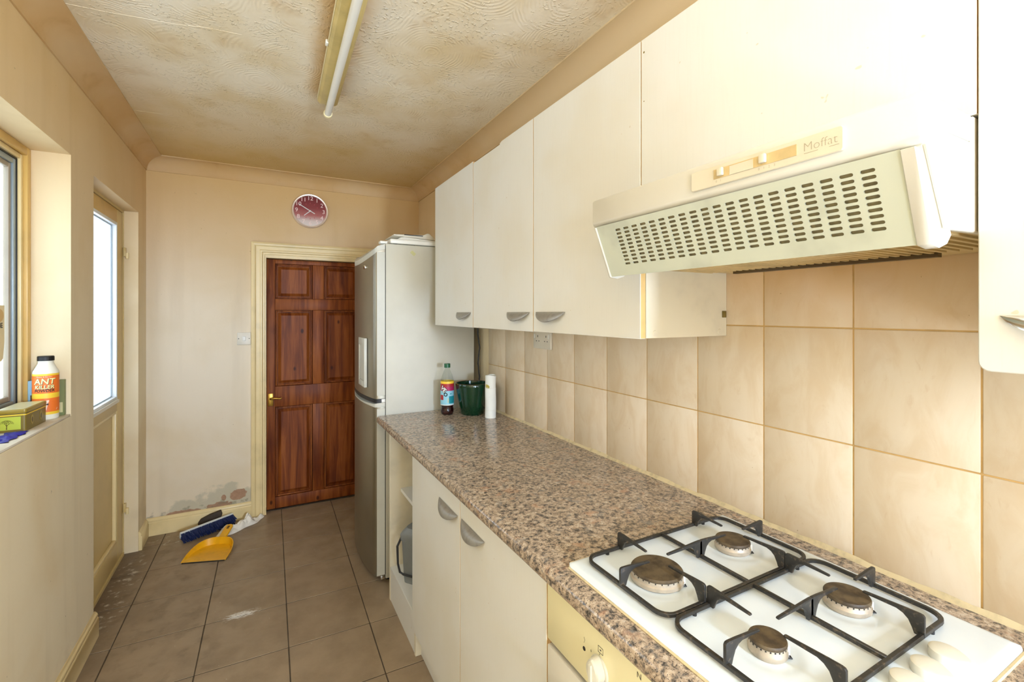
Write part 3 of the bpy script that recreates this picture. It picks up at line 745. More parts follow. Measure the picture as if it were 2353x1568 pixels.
# underside grease filter with fine ribs
b = B().box(0.716, 1.126, HY0 + 0.011, HY1 - 0.011, 1.528, 1.533)
for i in range(34):
    y = HY0 + 0.02 + i * 0.0168
    b.box(0.722, 1.04, y, y + 0.006, 1.5245, 1.5282)
b.done('filter_grille', 'filter', hd)
B().box(1.045, 1.060, 0.36, 0.762, 1.519, 1.5275).done('filter_clip', 'tin_dark', hd)
# slotted visor : real pill holes through a leaning sheet
VY0, VY1 = 0.262, 0.823
tA, tB = Vector((0.660, 0, 1.6125)), Vector((0.704, 0, 1.503))
dirv = (tB - tA); VL = dirv.length; dirv.normalize(); nrm = Vector((-dirv.z, 0, dirv.x)); nrm = -nrm if nrm.x > 0 else nrm
def VP(y, s, off=0.0): q = tA + dirv * s + nrm * off; return (q.x, y, q.z)
b = B(); NC, NR = 20, 10
sy0, sy1, ss0, ss1 = 0.286, 0.772, 0.012, 0.096
cw, ch = (sy1 - sy0) / NC, (ss1 - ss0) / NR
pw, ph = cw * 0.70, 0.0047
for i in range(NC):
    for j in range(NR):
        y0, y1 = sy0 + cw * i, sy0 + cw * (i + 1); s0, s1 = ss0 + ch * j, ss0 + ch * (j + 1)
        cy, cs = (y0 + y1) / 2, (s0 + s1) / 2
        inner = []
        for k in range(5): a = math.radians(-90 + 45 * k); inner.append((cy + pw / 2 - ph / 2 + ph / 2 * math.cos(a), cs + ph / 2 * math.sin(a)))
        for k in range(5): a = math.radians(90 + 45 * k); inner.append((cy - pw / 2 + ph / 2 + ph / 2 * math.cos(a), cs + ph / 2 * math.sin(a)))
        # outer corners matched to inner ring: right-bottom .. order follows inner
        outer = [(y1 - (cw * 0.2), s0), (y1, s0), (y1, cs), (y1, s1), (y1 - (cw * 0.2), s1), (y0 + cw * 0.2, s1), (y0, s1), (y0, cs), (y0, s0), (y0 + cw * 0.2, s0)]
        n = 10
        vs = [VP(*p) for p in outer] + [VP(*p) for p in inner] + [VP(p[0], p[1], -0.0022) for p in inner]
        fs = [(k, (k + 1) % n, n + (k + 1) % n, n + k) for k in range(n)] + [(n + k, n + (k + 1) % n, 2 * n + (k + 1) % n, 2 * n + k) for k in range(n)]
        b.add(vs, fs)
for (y0, y1, s0, s1) in ((VY0, sy0, 0, VL), (sy1, VY1, 0, VL), (sy0, sy1, 0, ss0), (sy0, sy1, ss1, VL)):
    b.add([VP(y0, s0), VP(y1, s0), VP(y1, s1), VP(y0, s1)], [(0, 1, 2, 3)])
# return lip running back from the lower edge
e = VP(VY0, VL); b.add([(e[0], VY0, e[2]), (e[0], VY1, e[2]), (0.79, VY1, 1.5155), (0.79, VY0, 1.5155)], [(0, 1, 2, 3)])
vis = b.done('visor', 'visor', hd, recalc=False)
B().add([VP(VY0, 0.002, -0.004), VP(VY1, 0.002, -0.004), VP(VY1, VL - 0.004, -0.004), VP(VY0, VL - 0.004, -0.004)] + [VP(VY0, 0.002, -0.007), VP(VY1, 0.002, -0.007), VP(VY1, VL - 0.004, -0.007), VP(VY0, VL - 0.004, -0.007)], [(0, 1, 2, 3), (7, 6, 5, 4), (0, 4, 5, 1), (1, 5, 6, 2), (2, 6, 7, 3), (3, 7, 4, 0)]).done('visor_backing', 'slot', vis)
# end cheeks of the visor, rounded at the lower back corner
ck = [VP(0, -0.0, 0.003), VP(0, VL, 0.003)]
ckp = [(ck[0][0], ck[0][2]), (ck[1][0], ck[1][2]), (0.722, 1.499), (0.742, 1.505), (0.754, 1.517), (0.700, 1.6115)]
for y0, y1 in ((VY0 - 0.0155, VY0 - 0.0003), (VY1 + 0.0003, VY1 + 0.006)): B().prism('y', ckp, y0 if y0 < 0.5 else y0, y1).done('visor_cheek', 'hood', vis, bevel=0.001, seg=1)
# control strip
cpn = B().prism('x', rrect(0.321, 0.561, 1.630, 1.6625, 0.004), 0.6575, 0.6618).done('control_panel', 'hood_panel', hd, bevel=0.001, seg=1)
B().box(0.6568, 0.6574, 0.380, 0.515, 1.6405, 1.656).done('slider_track', 'filter', cpn)
B().box(0.6564, 0.6574, 0.445, 0.485, 1.6405, 1.6545).done('track_cover', 'hood_panel', cpn)
for y in (0.500, 0.428): B().box(0.6505, 0.6567, y - 0.005, y + 0.005, 1.643, 1.656).done('slider', 'hood_panel', cpn, bevel=0.0015)
vs, fs = text_geo('Moffat', 0.017, -0.0003)
lb = B().add(vs, fs, 0, frame_xf((0.6573, 0.3495, 1.6475), (0, -1, 0), (0, 0, 1)))
lb.box(0.6572, 0.6574, 0.352, 0.370, 1.6392, 1.6398).box(0.6572, 0.6574, 0.326, 0.338, 1.6392, 1.6398)
lb.done('lettering', 'grey_ink', cpn)['kind'] = 'stuff'
lb = B()
for tx, y in (('0', 0.436), ('1', 0.428), ('2', 0.420), ('3', 0.412), ('0', 0.510), ('1', 0.502)):
    vs, fs = text_geo(tx, 0.005); lb.add(vs, fs, 0, frame_xf((0.6573, y, 1.6362), (0, -1, 0), (0, 0, 1)))
lb.done('lettering', 'grey_ink', cpn)['kind'] = 'stuff'

# ---- worktop
def worktop_prof():
    x0, z0, z1, r = 0.526, 0.845, 0.885, 0.016
    pts = [(1.1265, z0), (x0 + r, z0)]
    for i in range(1, 7): a = math.radians(270 - 15 * i); pts.append((x0 + r + r * math.cos(a), z0 + r + r * math.sin(a)))
    for i in range(0, 7): a = math.radians(180 - 15 * i); pts.append((x0 + r + r * math.cos(a), z1 - r + r * math.sin(a)))
    pts.append((1.1265, z1)); return pts
wt = tag(B().prism('y', worktop_prof(), -0.70, 2.446).done('worktop', 'granite', smooth=True), 'long speckled granite effect worktop with rounded front edge', 'worktop')
b = B(); yy = [-0.70 + 0.02 * i for i in range(156)]
vs = []
for y in yy:
    w_ = 0.0055 + 0.003 * (0.5 + 0.5 * math.sin(y * 37 + math.sin(y * 91) * 2)); hh = 0.007 + 0.004 * (0.5 + 0.5 * math.sin(y * 23 + 1 + math.sin(y * 61)))
    vs += [(1.1262 - w_, y, 0.8852), (1.1272 - w_ * 0.35, y, 0.8852 + hh * 0.55), (1.1276, y, 0.8852 + hh), (1.1276, y, 0.8852)]
fs = [(4 * i + k, 4 * i + (k + 1) % 4, 4 * i + 4 + (k + 1) % 4, 4 * i + 4 + k) for i in range(len(yy) - 1) for k in range(4)] + [(0, 1, 2, 3), tuple(4 * (len(yy) - 1) + k for k in range(4))]
b.add(vs, fs).done('sealant', 'sealant', wt, smooth=True)

# ---- base units
ob = thing('open_base_unit', (0.83, 2.10, 0.0), 'open white shelf unit between fridge freezer and cupboard doors', 'base cabinet')
B().box(0.560, 1.12, 2.300, 2.318, 0.0, 0.8445).done('side_panel', 'cab_in', ob, bevel=0.001, seg=1)
B().box(0.560, 1.12, 1.873, 1.890, 0.0, 0.8445).done('side_panel', 'cab_in', ob, bevel=0.001, seg=1)
B().box(0.560, 1.12, 1.8905, 2.2995, 0.148, 0.166).done('bottom_shelf', 'cab', ob, bevel=0.001, seg=1)
B().box(0.612, 1.10, 1.8905, 2.2995, 0.530, 0.547).done('shelf', 'cab', ob, bevel=0.001, seg=1)
B().box(1.105, 1.12, 1.8905, 2.2995, 0.166, 0.8445).done('back_panel', 'cab_in', ob)
B().box(0.562, 0.578, 1.8905, 2.2995, 0.0, 0.1475).done('plinth', 'cab', ob, bevel=0.001, seg=1)
B().lathe([(0, 0), (0.004, 0), (0, 0.0006)], 12, xf=frame_xf((0.615, 2.2997, 0.765), (1, 0, 0), (0, 0, 1))).done('peg_hole', 'gap', ob)
def base_unit(name, y0, y1, doors, handles, label):
    t = thing(name, (0.83, (y0 + y1) / 2, 0.0), label, 'base cabinet')
    b = B().box(0.565, 1.12, y0, y0 + 0.016, 0.122, 0.8445).box(0.565, 1.12, y1 - 0.016, y1, 0.122, 0.8445).box(0.565, 1.12, y0 + 0.016, y1 - 0.016, 0.122, 0.138).box(1.10, 1.12, y0 + 0.016, y1 - 0.016, 0.138, 0.8445)
    b.done('carcass', 'cab_in', t)
    B().box(0.584, 0.600, y0, y1, 0.0, 0.1215).done('plinth', 'cab', t, bevel=0.001, seg=1)
    for (d0, d1), hd_ in zip(doors, handles):
        dl = door_leaf(t, d0, d1, 0.124, 0.838, 0.546, 0.5645)
        crescent(dl, hd_[0], hd_[1], hd_[2], 0.546)
base_unit('base_cabinet', 0.852, 1.872, [(1.353, 1.871), (0.852, 1.349)], [(1.368, 1.540, 0.780), (1.168, 1.336, 0.784)], 'double white base cupboard under the middle of worktop')
base_unit('base_cabinet', -0.60, 0.236, [(-0.18, 0.236), (-0.60, -0.184)], [(0.05, 0.21, 0.78), (-0.36, -0.20, 0.78)], 'white base cupboard right of the oven')

# ---- built-under oven
ov = thing('oven', (0.83, 0.542, 0.0), 'cream built-under oven below the gas hob', 'oven')
B().box(0.567, 1.10, 0.243, 0.842, 0.085, 0.842).done('casing', 'gap', ov)
B().box(0.549, 0.5665, 0.8412, 0.8512, 0.0, 0.842).done('side_trim', 'beige_strip', ov)
op = B().box(0.541, 0.5555, 0.243, 0.8405, 0.722, 0.842).done('control_panel', 'oven_panel', ov, bevel=0.002)
od = B().box(0.541, 0.5555, 0.243, 0.8405, 0.11, 0.709).done('oven_door', 'oven_door', ov, bevel=0.002)
B().tube([(0.493, 0.252, 0.640), (0.493, 0.822, 0.640)], 0.0125, 14).done('handle', 'knob', od, smooth=True)
for y in (0.30, 0.765): B().tube([(0.5405, y, 0.643), (0.500, y, 0.640)], [0.015, 0.011], 12).done('handle_post', 'knob', od, smooth=True)
def teardrop(n, r, tip, x=0, y=0):
    pts = []
    for i in range(n):
        a = 2 * math.pi * i / n; c, s_ = math.cos(a), math.sin(a)
        k = 1.0 + (tip / r - 1.0) * max(0.0, c) ** 3
        pts.append((x + r * k * c, y + r * s_))
    return pts
for yk, rot in ((0.665, 90), (0.44, 90), (0.34, 90)):
    xf = frame_xf((0.5408, yk, 0.772), (0, -1, 0), (0, 0, 1)) @ Matrix.Rotation(math.radians(rot), 4, 'Z')
    kb = B()
    kb.lathe([(0, 0), (0.0245, 0), (0.0235, 0.004), (0.0, 0.004)], 28, xf=xf)
    for (sc0, z0), (sc1, z1) in (((1.0, 0.004), (0.93, 0.017)),):
        p0 = teardrop(32, 0.0195, 0.027); p1 = [(p[0] * sc1, p[1] * sc1) for p in p0]; p2 = [(p[0] * 0.8, p[1] * 0.72) for p in p0]
        n = 32; vs = [(p[0], p[1], z0) for p in p0] + [(p[0], p[1], z1) for p in p1] + [(p[0], p[1], z1 + 0.003) for p in p2]
        fs = [list(range(n)), list(range(2 * n, 3 * n))] + [(i, (i + 1) % n, n + (i + 1) % n, n + i) for i in range(n)] + [(n + i, n + (i + 1) % n, 2 * n + (i + 1) % n, 2 * n + i) for i in range(n)]
        kb.add(vs, fs, 0, xf)
    kb.box(-0.014, 0.017, -0.003, 0.003, 0.0195, 0.024, 0, xf)
    k_ = kb.done('knob', 'knob', op, smooth=True)
    if yk > 0.6:
        B().lathe([(0, 0), (0.0016, 0), (0, 0.0004)], 10, xf=xf @ Matrix.Translation((0.0235, 0, 0.0172))).done('knob_mark', 'ink', k_)
vs, fs = text_geo('MAX', 0.0075)
mk = B().add(vs, fs, 0, frame_xf((0.5365, 0.648, 0.764), (0, 0, 1), (0, 1, 0)))
mk.tube([(0.5407, 0.669, 0.803), (0.5407, 0.656, 0.803), (0.5407, 0.656, 0.814), (0.5407, 0.669, 0.814)], 0.0004, 4, closed=True)
mk.box(0.5405, 0.5408, 0.6645, 0.6655, 0.7985, 0.8015).box(0.5405, 0.5408, 0.6605, 0.6645, 0.8075, 0.8095)
vs, fs = text_geo('N', 0.014); mk.add(vs, fs, 0, frame_xf((0.5406, 0.565, 0.829), (0, -1, 0), (0, 0, 1)))
vs, fs = text_geo('0', 0.006); mk.add(vs, fs, 0, frame_xf((0.5406, 0.690, 0.790), (0, -1, 0), (0, 0, 1)))
mk.tube([(0.5407, 0.7115, 0.792), (0.5407, 0.709, 0.798), (0.5407, 0.7115, 0.803)], 0.0003, 4)
mk.done('lettering', 'ink', op)['kind'] = 'stuff'
B().lathe([(0, 0), (0.0042, 0), (0.0035, 0.0008), (0, 0.0008)], 16, xf=frame_xf((0.5408, 0.711, 0.781), (0, -1, 0), (0, 0, 1))).done('indicator_lamp', 'ink', op)

# ---- gas hob
hb = thing('gas_hob', (0.815, 0.53, 0.885), 'white enamel gas hob with four burners set in worktop', 'gas hob')
HX0, HX1, HBY0, HBY1, HZ = 0.568, 1.064, 0.258, 0.808, 0.895
BUR = [(0.690, 0.672, 0.050), (0.927, 0.677, 0.036), (0.927, 0.447, 0.036), (0.694, 0.446, 0.0275)]
# plate with dished surrounds
def hob_z(x, y):
    z = HZ
    for bx, by, br_ in BUR:
        d = math.hypot(x - bx, y - by); R = br_ + 0.030
        if d < R: z -= 0.0035 * (0.5 + 0.5 * math.cos(math.pi * min(1.0, max(0.0, (d - br_ - 0.004) / 0.026))))
    ex = min(x - HX0, HX1 - x, y - HBY0, HBY1 - y)
    if ex < 0.012: z -= 0.006 * (1 - ex / 0.012) ** 2
    return z
b = B(); NX, NY = 96, 104
def HP(u, v):
    x = HX0 + (HX1 - HX0) * u; y = HBY0 + (HBY1 - HBY0) * v
    r = 0.016
    cx = min(max(x, HX0 + r), HX1 - r); cy = min(max(y, HBY0 + r), HBY1 - r)
    if (x < HX0 + r or x > HX1 - r) and (y < HBY0 + r or y > HBY1 - r):
        dx, dy = x - cx, y - cy; L = max(abs(dx), abs(dy)); d = math.hypot(dx, dy)
        if d > 1e-9: k = L / d; x, y = cx + dx * k, cy + dy * k
    return (x, y, hob_z(x, y))
b.grid(HP, NX, NY)
# skirt down to the worktop
def idx(i, j): return j * (NX + 1) + i
per = [idx(i, 0) for i in range(NX)] + [idx(NX, j) for j in range(NY)] + [idx(i, NY) for i in range(NX, 0, -1)] + [idx(0, j) for j in range(NY, 0, -1)]
o = len(b.v)
for p in per: q = b.v[p]; b.v.append(Vector((q.x, q.y, 0.8856)))
for k in range(len(per)): b.f.append([per[k], per[(k + 1) % len(per)], o + (k + 1) % len(per), o + k]); b.mi.append(0)
b.done('hob_plate', 'enamel', hb, smooth=True)
B().tube([(HX0 - 0.0015, HBY0, 0.8866), (HX0 - 0.0015, HBY1 - 0.012, 0.8866), (HX0 + 0.012, HBY1 + 0.0015, 0.8866), (HX1, HBY1 + 0.0015, 0.8866)], 0.0022, 6).done('sealant', 'sealant', hb, smooth=True)
B().tube([(HX0, HBY0 - 0.002, 0.8868), (HX1, HBY0 - 0.002, 0.8868)], 0.0032, 6).done('sealant', 'sealant', hb, smooth=True)
for bx, by, br_ in BUR:
    z = HZ - 0.0040
    bu = B().lathe([(0, 0), (br_ * 0.93, 0), (br_ * 1.03, 0.004), (br_ * 1.04, 0.010), (br_ * 0.985, 0.0125), (br_ * 0.975, 0.0185), (0, 0.0185)], 40, c=(bx, by, z)).done('burner', 'burner', hb, smooth=True)
    B().lathe([(0, 0), (br_ * 0.96, 0), (br_ * 1.0, 0.0015), (br_ * 1.0, 0.004), (br_ * 0.96, 0.0062), (0, 0.0070)], 40, c=(bx, by, z + 0.0187)).done('burner_cap', 'burner_cap', bu, smooth=True)
    b = B()
    for k in range(26):
        a = 2 * math.pi * k / 26; b.box(br_ * 0.970, br_ * 0.984, -0.0011, 0.0011, 0.0162, 0.0184, 0, Matrix.Translation((bx, by, z)) @ Matrix.Rotation(a, 4, 'Z'))
    b.done('flame_ports', 'ink', bu)
    # ceramic igniter and its clip on the side facing the room
    a = math.radians(-55)
    ix, iy = bx + math.cos(a) * br_ * 1.02, by + math.sin(a) * br_ * 1.02
    B().lathe([(0, 0), (0.0022, 0), (0.0022, 0.013), (0.001, 0.014), (0, 0.014)], 10, c=(ix, iy, z + 0.006)).done('igniter', 'white_plastic', bu)
    B().tube([(ix - 0.006, iy - 0.002, z + 0.004), (ix, iy - 0.005, z + 0.003), (ix + 0.004, iy + 0.002, z + 0.004)], 0.0012, 6).done('igniter_clip', 'ink', bu, smooth=True)
for kx, ky in ((0.914, 0.306), (0.855, 0.306), (0.797, 0.308), (0.738, 0.308)):
    xf = Matrix.Translation((kx, ky, HZ + 0.0003)) @ Matrix.Rotation(math.radians(-95), 4, 'Z')
    p0 = teardrop(36, 0.0205, 0.031); kb = B(); n = 36
    lv = [(1.0, 0.0), (1.0, 0.010), (0.965, 0.0128), (0.80, 0.0142)]
    vs = []
    for sc, z in lv: vs += [(p[0] * sc, p[1] * sc, z) for p in p0]
    fs = [list(range(n)), list(range(3 * n, 4 * n))]
    for r_ in range(3): fs += [(r_ * n + i, r_ * n + (i + 1) % n, (r_ + 1) * n + (i + 1) % n, (r_ + 1) * n + i) for i in range(n)]
    kb.add(vs, fs, 0, xf)
    kb.add([(-0.004, -0.019, 0.0139), (0.020, -0.010, 0.0143), (0.028, 0.0, 0.0143), (0.020, -0.006, 0.0150)], [(0, 1, 2, 3)], 0, xf)
    kb.done('knob', 'knob', hb, smooth=True)

# ---- pan supports
def arm(par, foot, tip, z0=0.9005):
    # blade: tall foot on the frame, long finger narrowing towards the burner
    f, t = Vector((*foot, 0)), Vector((*tip, 0)); d = t - f; L = d.length; d.normalize()
    xf = frame_xf((foot[0], foot[1], z0), d, (0, 0, 1))
    k = 1.0 if L > 0.06 else L / 0.06
    pts = [(-0.004, 0.0), (-0.004, 0.0325), (-0.0015, 0.0355), (0.003, 0.0362), (0.020 * k, 0.0355), (L - 0.002, 0.0312), (L, 0.0296), (L - 0.001, 0.0272), (0.034 * k, 0.0280), (0.025 * k, 0.0250), (0.018 * k, 0.0190), (0.013 * k, 0.0085), (0.010 * k, 0.0)]
    B().prism('z', pts, -0.0028, 0.0028, 0, xf).done('arm', 'cast', par, bevel=0.0012, seg=2)
def support(y0, y1, burners, label):
    cx = 0.815; ps = thing('pan_support', (cx, (y0 + y1) / 2, HZ), label, 'pan support', 'pan supports on the hob')
    gx0, gx1 = 0.602, 1.026; zc = 0.9025
    lp = [(p[0], p[1], zc) for p in rrect(gx0, gx1, y0, y1, 0.028, 6)]
    fr = B().tube(lp, 0.0034, 4, closed=True, square=True)
    fr.done('frame', 'cast', ps, bevel=0.0008, seg=1)
    B().box(0.8190, 0.8260, y0 + 0.002, y1 - 0.002, zc - 0.0028, zc + 0.0045).done('cross_bar', 'cast', ps, bevel=0.001, seg=1)
    ym = burners[0][1]
    for x, y in burners:
        R = 0.017 if x < 0.8 and y > 0.6 else 0.014
        arm(ps, (x + 0.006, y1), (x + 0.006, y + R + 0.017)); arm(ps, (x + 0.006, y0), (x + 0.006, y - R - 0.008))
    fx, bx = burners[0][0], burners[1][0]
    arm(ps, (gx0, ym + 0.004), (fx - 0.016, ym + 0.004)); arm(ps, (gx1, ym + 0.004), (bx + 0.032, ym + 0.004))
    arm(ps, (0.8225, ym + 0.006), (fx + 0.034, ym + 0.006)); arm(ps, (0.8225, ym + 0.006), (bx - 0.024, ym + 0.006))
    for x, y in ((gx0 + 0.06, y0), (gx1 - 0.06, y0), (gx0 + 0.06, y1), (gx1 - 0.06, y1)):
        B().lathe([(0, 0), (0.004, 0), (0.004, 0.006), (0, 0.006)], 10, c=(x, y, HZ - 0.0002)).done('foot', 'black', ps)
support(0.566, 0.788, [BUR[0][:2], BUR[1][:2]], 'black pan support over the two burners nearest the fridge end')
support(0.341, 0.5575, [BUR[3][:2], BUR[2][:2]], 'black pan support over the two burners beside hob knobs')

# ================================================================== FRIDGE FREEZER
fz = thing('fridge_freezer', (0.79, 2.755, 0.0), 'tall silver fridge freezer with curved doors', 'fridge freezer')
FY0, FY1 = 2.455, 3.055
B().box(0.574, 1.080, FY0, FY1, 0.025, 1.786).done('cabinet', 'fridge_side', fz, bevel=0.004)
tp_ = B().box(0.600, 1.082, FY0 + 0.004, FY1 - 0.004, 1.7905, 1.815).done('top_panel', 'white_plastic', fz, bevel=0.006, seg=3)
b = B()
for x in (0.62, 0.72, 0.98): b.box(x, x + 0.02, FY0 + 0.02, FY1 - 0.02, 1.7862, 1.7905)
b.done('top_spacer', 'black', tp_)
def fdoor_prof():
    pts = [(0.5715, FY0 + 0.002), (0.532, FY0 + 0.002), (0.524, FY0 + 0.006)]
    yc, hw = (FY0 + FY1) / 2, (FY1 - FY0) / 2
    for i in range(0, 21):
        t = -0.955 + 1.91 * i / 20; pts.append((0.5215 - 0.033 * (1 - t * t), yc + t * hw))
    pts += [(0.524, FY1 - 0.006), (0.532, FY1 - 0.002), (0.5715, FY1 - 0.002)]
    return pts
fp = fdoor_prof()
def fdoor(name, zb, zt, mat, par):
    n = len(fp); vs = [(x, y, zb(x)) for x, y in fp] + [(x, y, zt(x)) for x, y in fp]
    fs = [list(range(n)), list(range(n, 2 * n))] + [(i, (i + 1) % n, n + (i + 1) % n, n + i) for i in range(n)]
    return B().add(vs, fs).done(name, mat, par, smooth=True)
slope = lambda z: (lambda x: z - max(0.0, 0.545 - x) * 1.05)
up = fdoor('upper_door', lambda x: 0.972, slope(1.756), 'fridge_door', fz)
fdoor('upper_door_cap', slope(1.7565), slope(1.784), 'fridge_trim', up)
lo = fdoor('lower_door', lambda x: 0.045, lambda x: 0.928, 'fridge_door', fz)
fdoor('lower_door_cap', lambda x: 0.9285, lambda x: 0.950 - max(0.0, 0.530 - x) * 0.4, 'fridge_trim', lo)
# pale edge strips on the hinge side of both doors
B().box(0.529, 0.5705, FY0 - 0.0005, FY0 + 0.0019, 0.99, 1.74).done('edge_strip', 'fridge_trim', up)
B().box(0.529, 0.5705, FY0 - 0.0005, FY0 + 0.0019, 0.05, 0.92).done('edge_strip', 'fridge_trim', lo)
b = B(); fdoor('door_gap_seal', lambda x: 0.9515, lambda x: 0.9705, 'black', lo)
B().box(0.5716, 0.5738, FY0 + 0.0005, FY1 - 0.004, 0.05, 1.775).done('door_seal', 'black', fz)
b = B().box(0.548, 0.585, FY0 + 0.006, FY0 + 0.05, 1.7865, 1.800)
b.done('top_hinge', 'white_plastic', fz, bevel=0.002)
B().box(0.553, 0.5735, FY0 + 0.001, FY0 + 0.04, 0.951, 0.970).done('middle_hinge', 'white_plastic', fz, bevel=0.002)
B().box(0.550, 0.5735, FY0 + 0.004, FY0 + 0.04, 0.022, 0.043).done('bottom_hinge', 'chrome', fz, bevel=0.002)
for x, y in ((0.60, FY0 + 0.05), (0.60, FY1 - 0.05), (1.04, FY0 + 0.05), (1.04, FY1 - 0.05)):
    B().lathe([(0, 0), (0.018, 0), (0.018, 0.006), (0.010, 0.008), (0.010, 0.0248), (0, 0.0248)], 14, c=(x, y, 0)).done('foot', 'black', fz)
hx = 0.484
b = B().box(hx, 0.500, 2.560, 2.578, 1.020, 1.285).box(hx, 0.497, 2.705, 2.723, 1.020, 1.285).box(hx, 0.4985, 2.578, 2.705, 1.245, 1.285).box(hx, 0.4985, 2.578, 2.705, 1.020, 1.052).box(0.4895, 0.4985, 2.578, 2.705, 1.052, 1.245)
b.done('handle', 'fridge_trim', up, bevel=0.003)
B().prism('x', rrect(2.585, 2.625, 1.660, 1.680, 0.006), 0.4925, 0.4985).done('badge', 'chrome', up, bevel=0.001)
B().box(0.706, 0.734, FY0 - 0.0012, FY0 - 0.0002, 1.735, 1.752, 0, Matrix.Translation((0.72, 0, 1.743)) @ Matrix.Rotation(math.radians(40), 4, 'Y') @ Matrix.Translation((-0.72, 0, -1.743))).done('sticker', 'sticker', fz)

# tray lying on the fridge
tr = thing('plastic_tray', (0.74, 2.62, 1.815), 'white plastic tray lying on top of the fridge freezer', 'tray')
B().prism('y', [(0.640, 1.8155), (0.665, 1.832), (0.69, 1.836), (0.86, 1.826), (0.98, 1.8155)], 2.50, 2.74).done('base', 'white_plastic', tr, bevel=0.003)
B().prism('y', [(0.632, 1.844), (0.634, 1.850), (0.80, 1.857), (0.822, 1.868), (0.835, 1.866), (0.872, 1.836), (0.862, 1.8325), (0.69, 1.8395)], 2.52, 2.72).done('lid', 'switch_plastic', tr, bevel=0.002)
B().box(0.690, 0.795, 2.5165, 2.5195, 1.849, 1.853).done('slot', 'black', tr)

# power cord behind the fridge
tag(B().tube([(1.105, 2.448, 0.90), (1.098, 2.450, 0.96), (1.110, 2.447, 1.05), (1.101, 2.449, 1.13), (1.112, 2.450, 1.22), (1.100, 2.449, 1.30), (1.104, 2.452, 1.40)], 0.0045, 8).done('power_cord', 'black', smooth=True), 'black power cord hanging down behind the fridge freezer', 'power cord')

# ================================================================== FITTINGS ON WALLS AND CEILING
ft = thing('fluorescent_light', (0.237, 1.49, HC - 0.002), 'long fluorescent tube light on the ceiling, unlit', 'ceiling light')
RX = Matrix.Translation((0.255, 2.24, 0)) @ Matrix.Rotation(-0.025, 4, 'Z')
b = B().prism('y', [(-0.032, 2.412), (-0.034, 2.372), (-0.024, 2.361), (0.040, 2.361), (0.050, 2.370), (0.052, 2.412)], -1.52, 0.0, 0, RX)
b.done('batten', 'batten', ft, bevel=0.002)
B().box(-0.0375, -0.0345, -1.3, -0.02, 2.3735, 2.376, 0, RX).done('batten_ridge', 'lampholder', ft)
B().tube([RX @ Vector((0.012, -1.515, 2.332)), RX @ Vector((0.012, 0.018, 2.332))], 0.0145, 20).done('tube', 'tube', ft, smooth=True)
for y in (0.026, -1.523):
    lh = B().tube([RX @ Vector((0.012, y - 0.007, 2.332)), RX @ Vector((0.012, y + 0.007, 2.332))], 0.019, 20).box(0.002, 0.022, y - 0.005, y + 0.006, 2.345, 2.372, 0, RX)
    lh.done('lamp_holder', 'lampholder', ft, smooth=True)
B().box(-0.044, -0.034, -0.50, -0.475, 2.37, 2.385, 0, RX).done('cover_clip', 'bottle_white', ft, bevel=0.003)

ck_ = thing('wall_clock', (0.314, YB, 2.166), 'round wall clock with red fading dial above the brown door', 'clock')
CX_, CZ_ = 0.314, 2.166
xfC = frame_xf((CX_, YB - 0.0005, CZ_), (1, 0, 0), (0, 0, 1))    # local z points to the room
B().lathe([(0, 0), (0.118, 0), (0.124, 0.008), (0.1235, 0.026), (0.119, 0.031), (0.112, 0.030), (0.1095, 0.021), (0.0, 0.0205)], 64, xf=xfC).done('rim', 'clock_ring', ck_, smooth=True)
B().lathe([(0, 0), (0.109, 0), (0.109, 0.001), (0, 0.001)], 56, xf=xfC @ Matrix.Translation((0, 0, 0.0208))).done('dial', 'dial', ck_)
for hnum in range(1, 13):
    a = math.radians(90 - 30 * hnum); vs, fs = text_geo(str(hnum), 0.041, 0.0, 0.0002)
    B().add(vs, fs, 0, xfC @ Matrix.Translation((0.091 * math.cos(a), 0.091 * math.sin(a), 0.0222))).done('numeral', 'numeral', ck_)
    B().box(0.052, 0.060, -0.002, 0.002, 0.0219, 0.0224, 0, xfC @ Matrix.Rotation(a, 4, 'Z')).done('hour_mark', 'label_red', ck_)
B().box(-0.006, 0.054, -0.0025, 0.0025, 0.0232, 0.0242, 0, xfC @ Matrix.Rotation(math.radians(90 - 7.0 * 30 - 25 + 6), 4, 'Z')).done('hour_hand', 'paper', ck_)
B().box(-0.036, 0.090, -0.0026, 0.0026, 0.0248, 0.0258, 0, xfC @ Matrix.Rotation(math.radians(90 - 300), 4, 'Z')).done('minute_hand', 'paper', ck_)
B().lathe([(0, 0), (0.005, 0), (0.005, 0.004), (0, 0.004)], 16, xf=xfC @ Matrix.Translation((0, 0, 0.0228))).done('pivot', 'paper', ck_)

sw = thing('light_switch', (-0.105, YB, 1.202), 'small square light switch left of the brown door', 'light switch')
B().prism('y', rrect(-0.1465, -0.0645, 1.202, 1.287, 0.004), YB - 0.009, YB - 0.0005).done('plate', 'switch_plastic', sw, bevel=0.002)
B().box(-0.116, -0.096, YB - 0.0135, YB - 0.0092, 1.229, 1.260).done('rocker', 'white_plastic', sw, bevel=0.002)
for x in (-0.137, -0.074): B().lathe([(0, 0), (0.003, 0), (0, 0.0008)], 10, xf=frame_xf((x, YB - 0.0092, 1.2445), (1, 0, 0), (0, 0, 1))).done('screw', 'ink', sw)

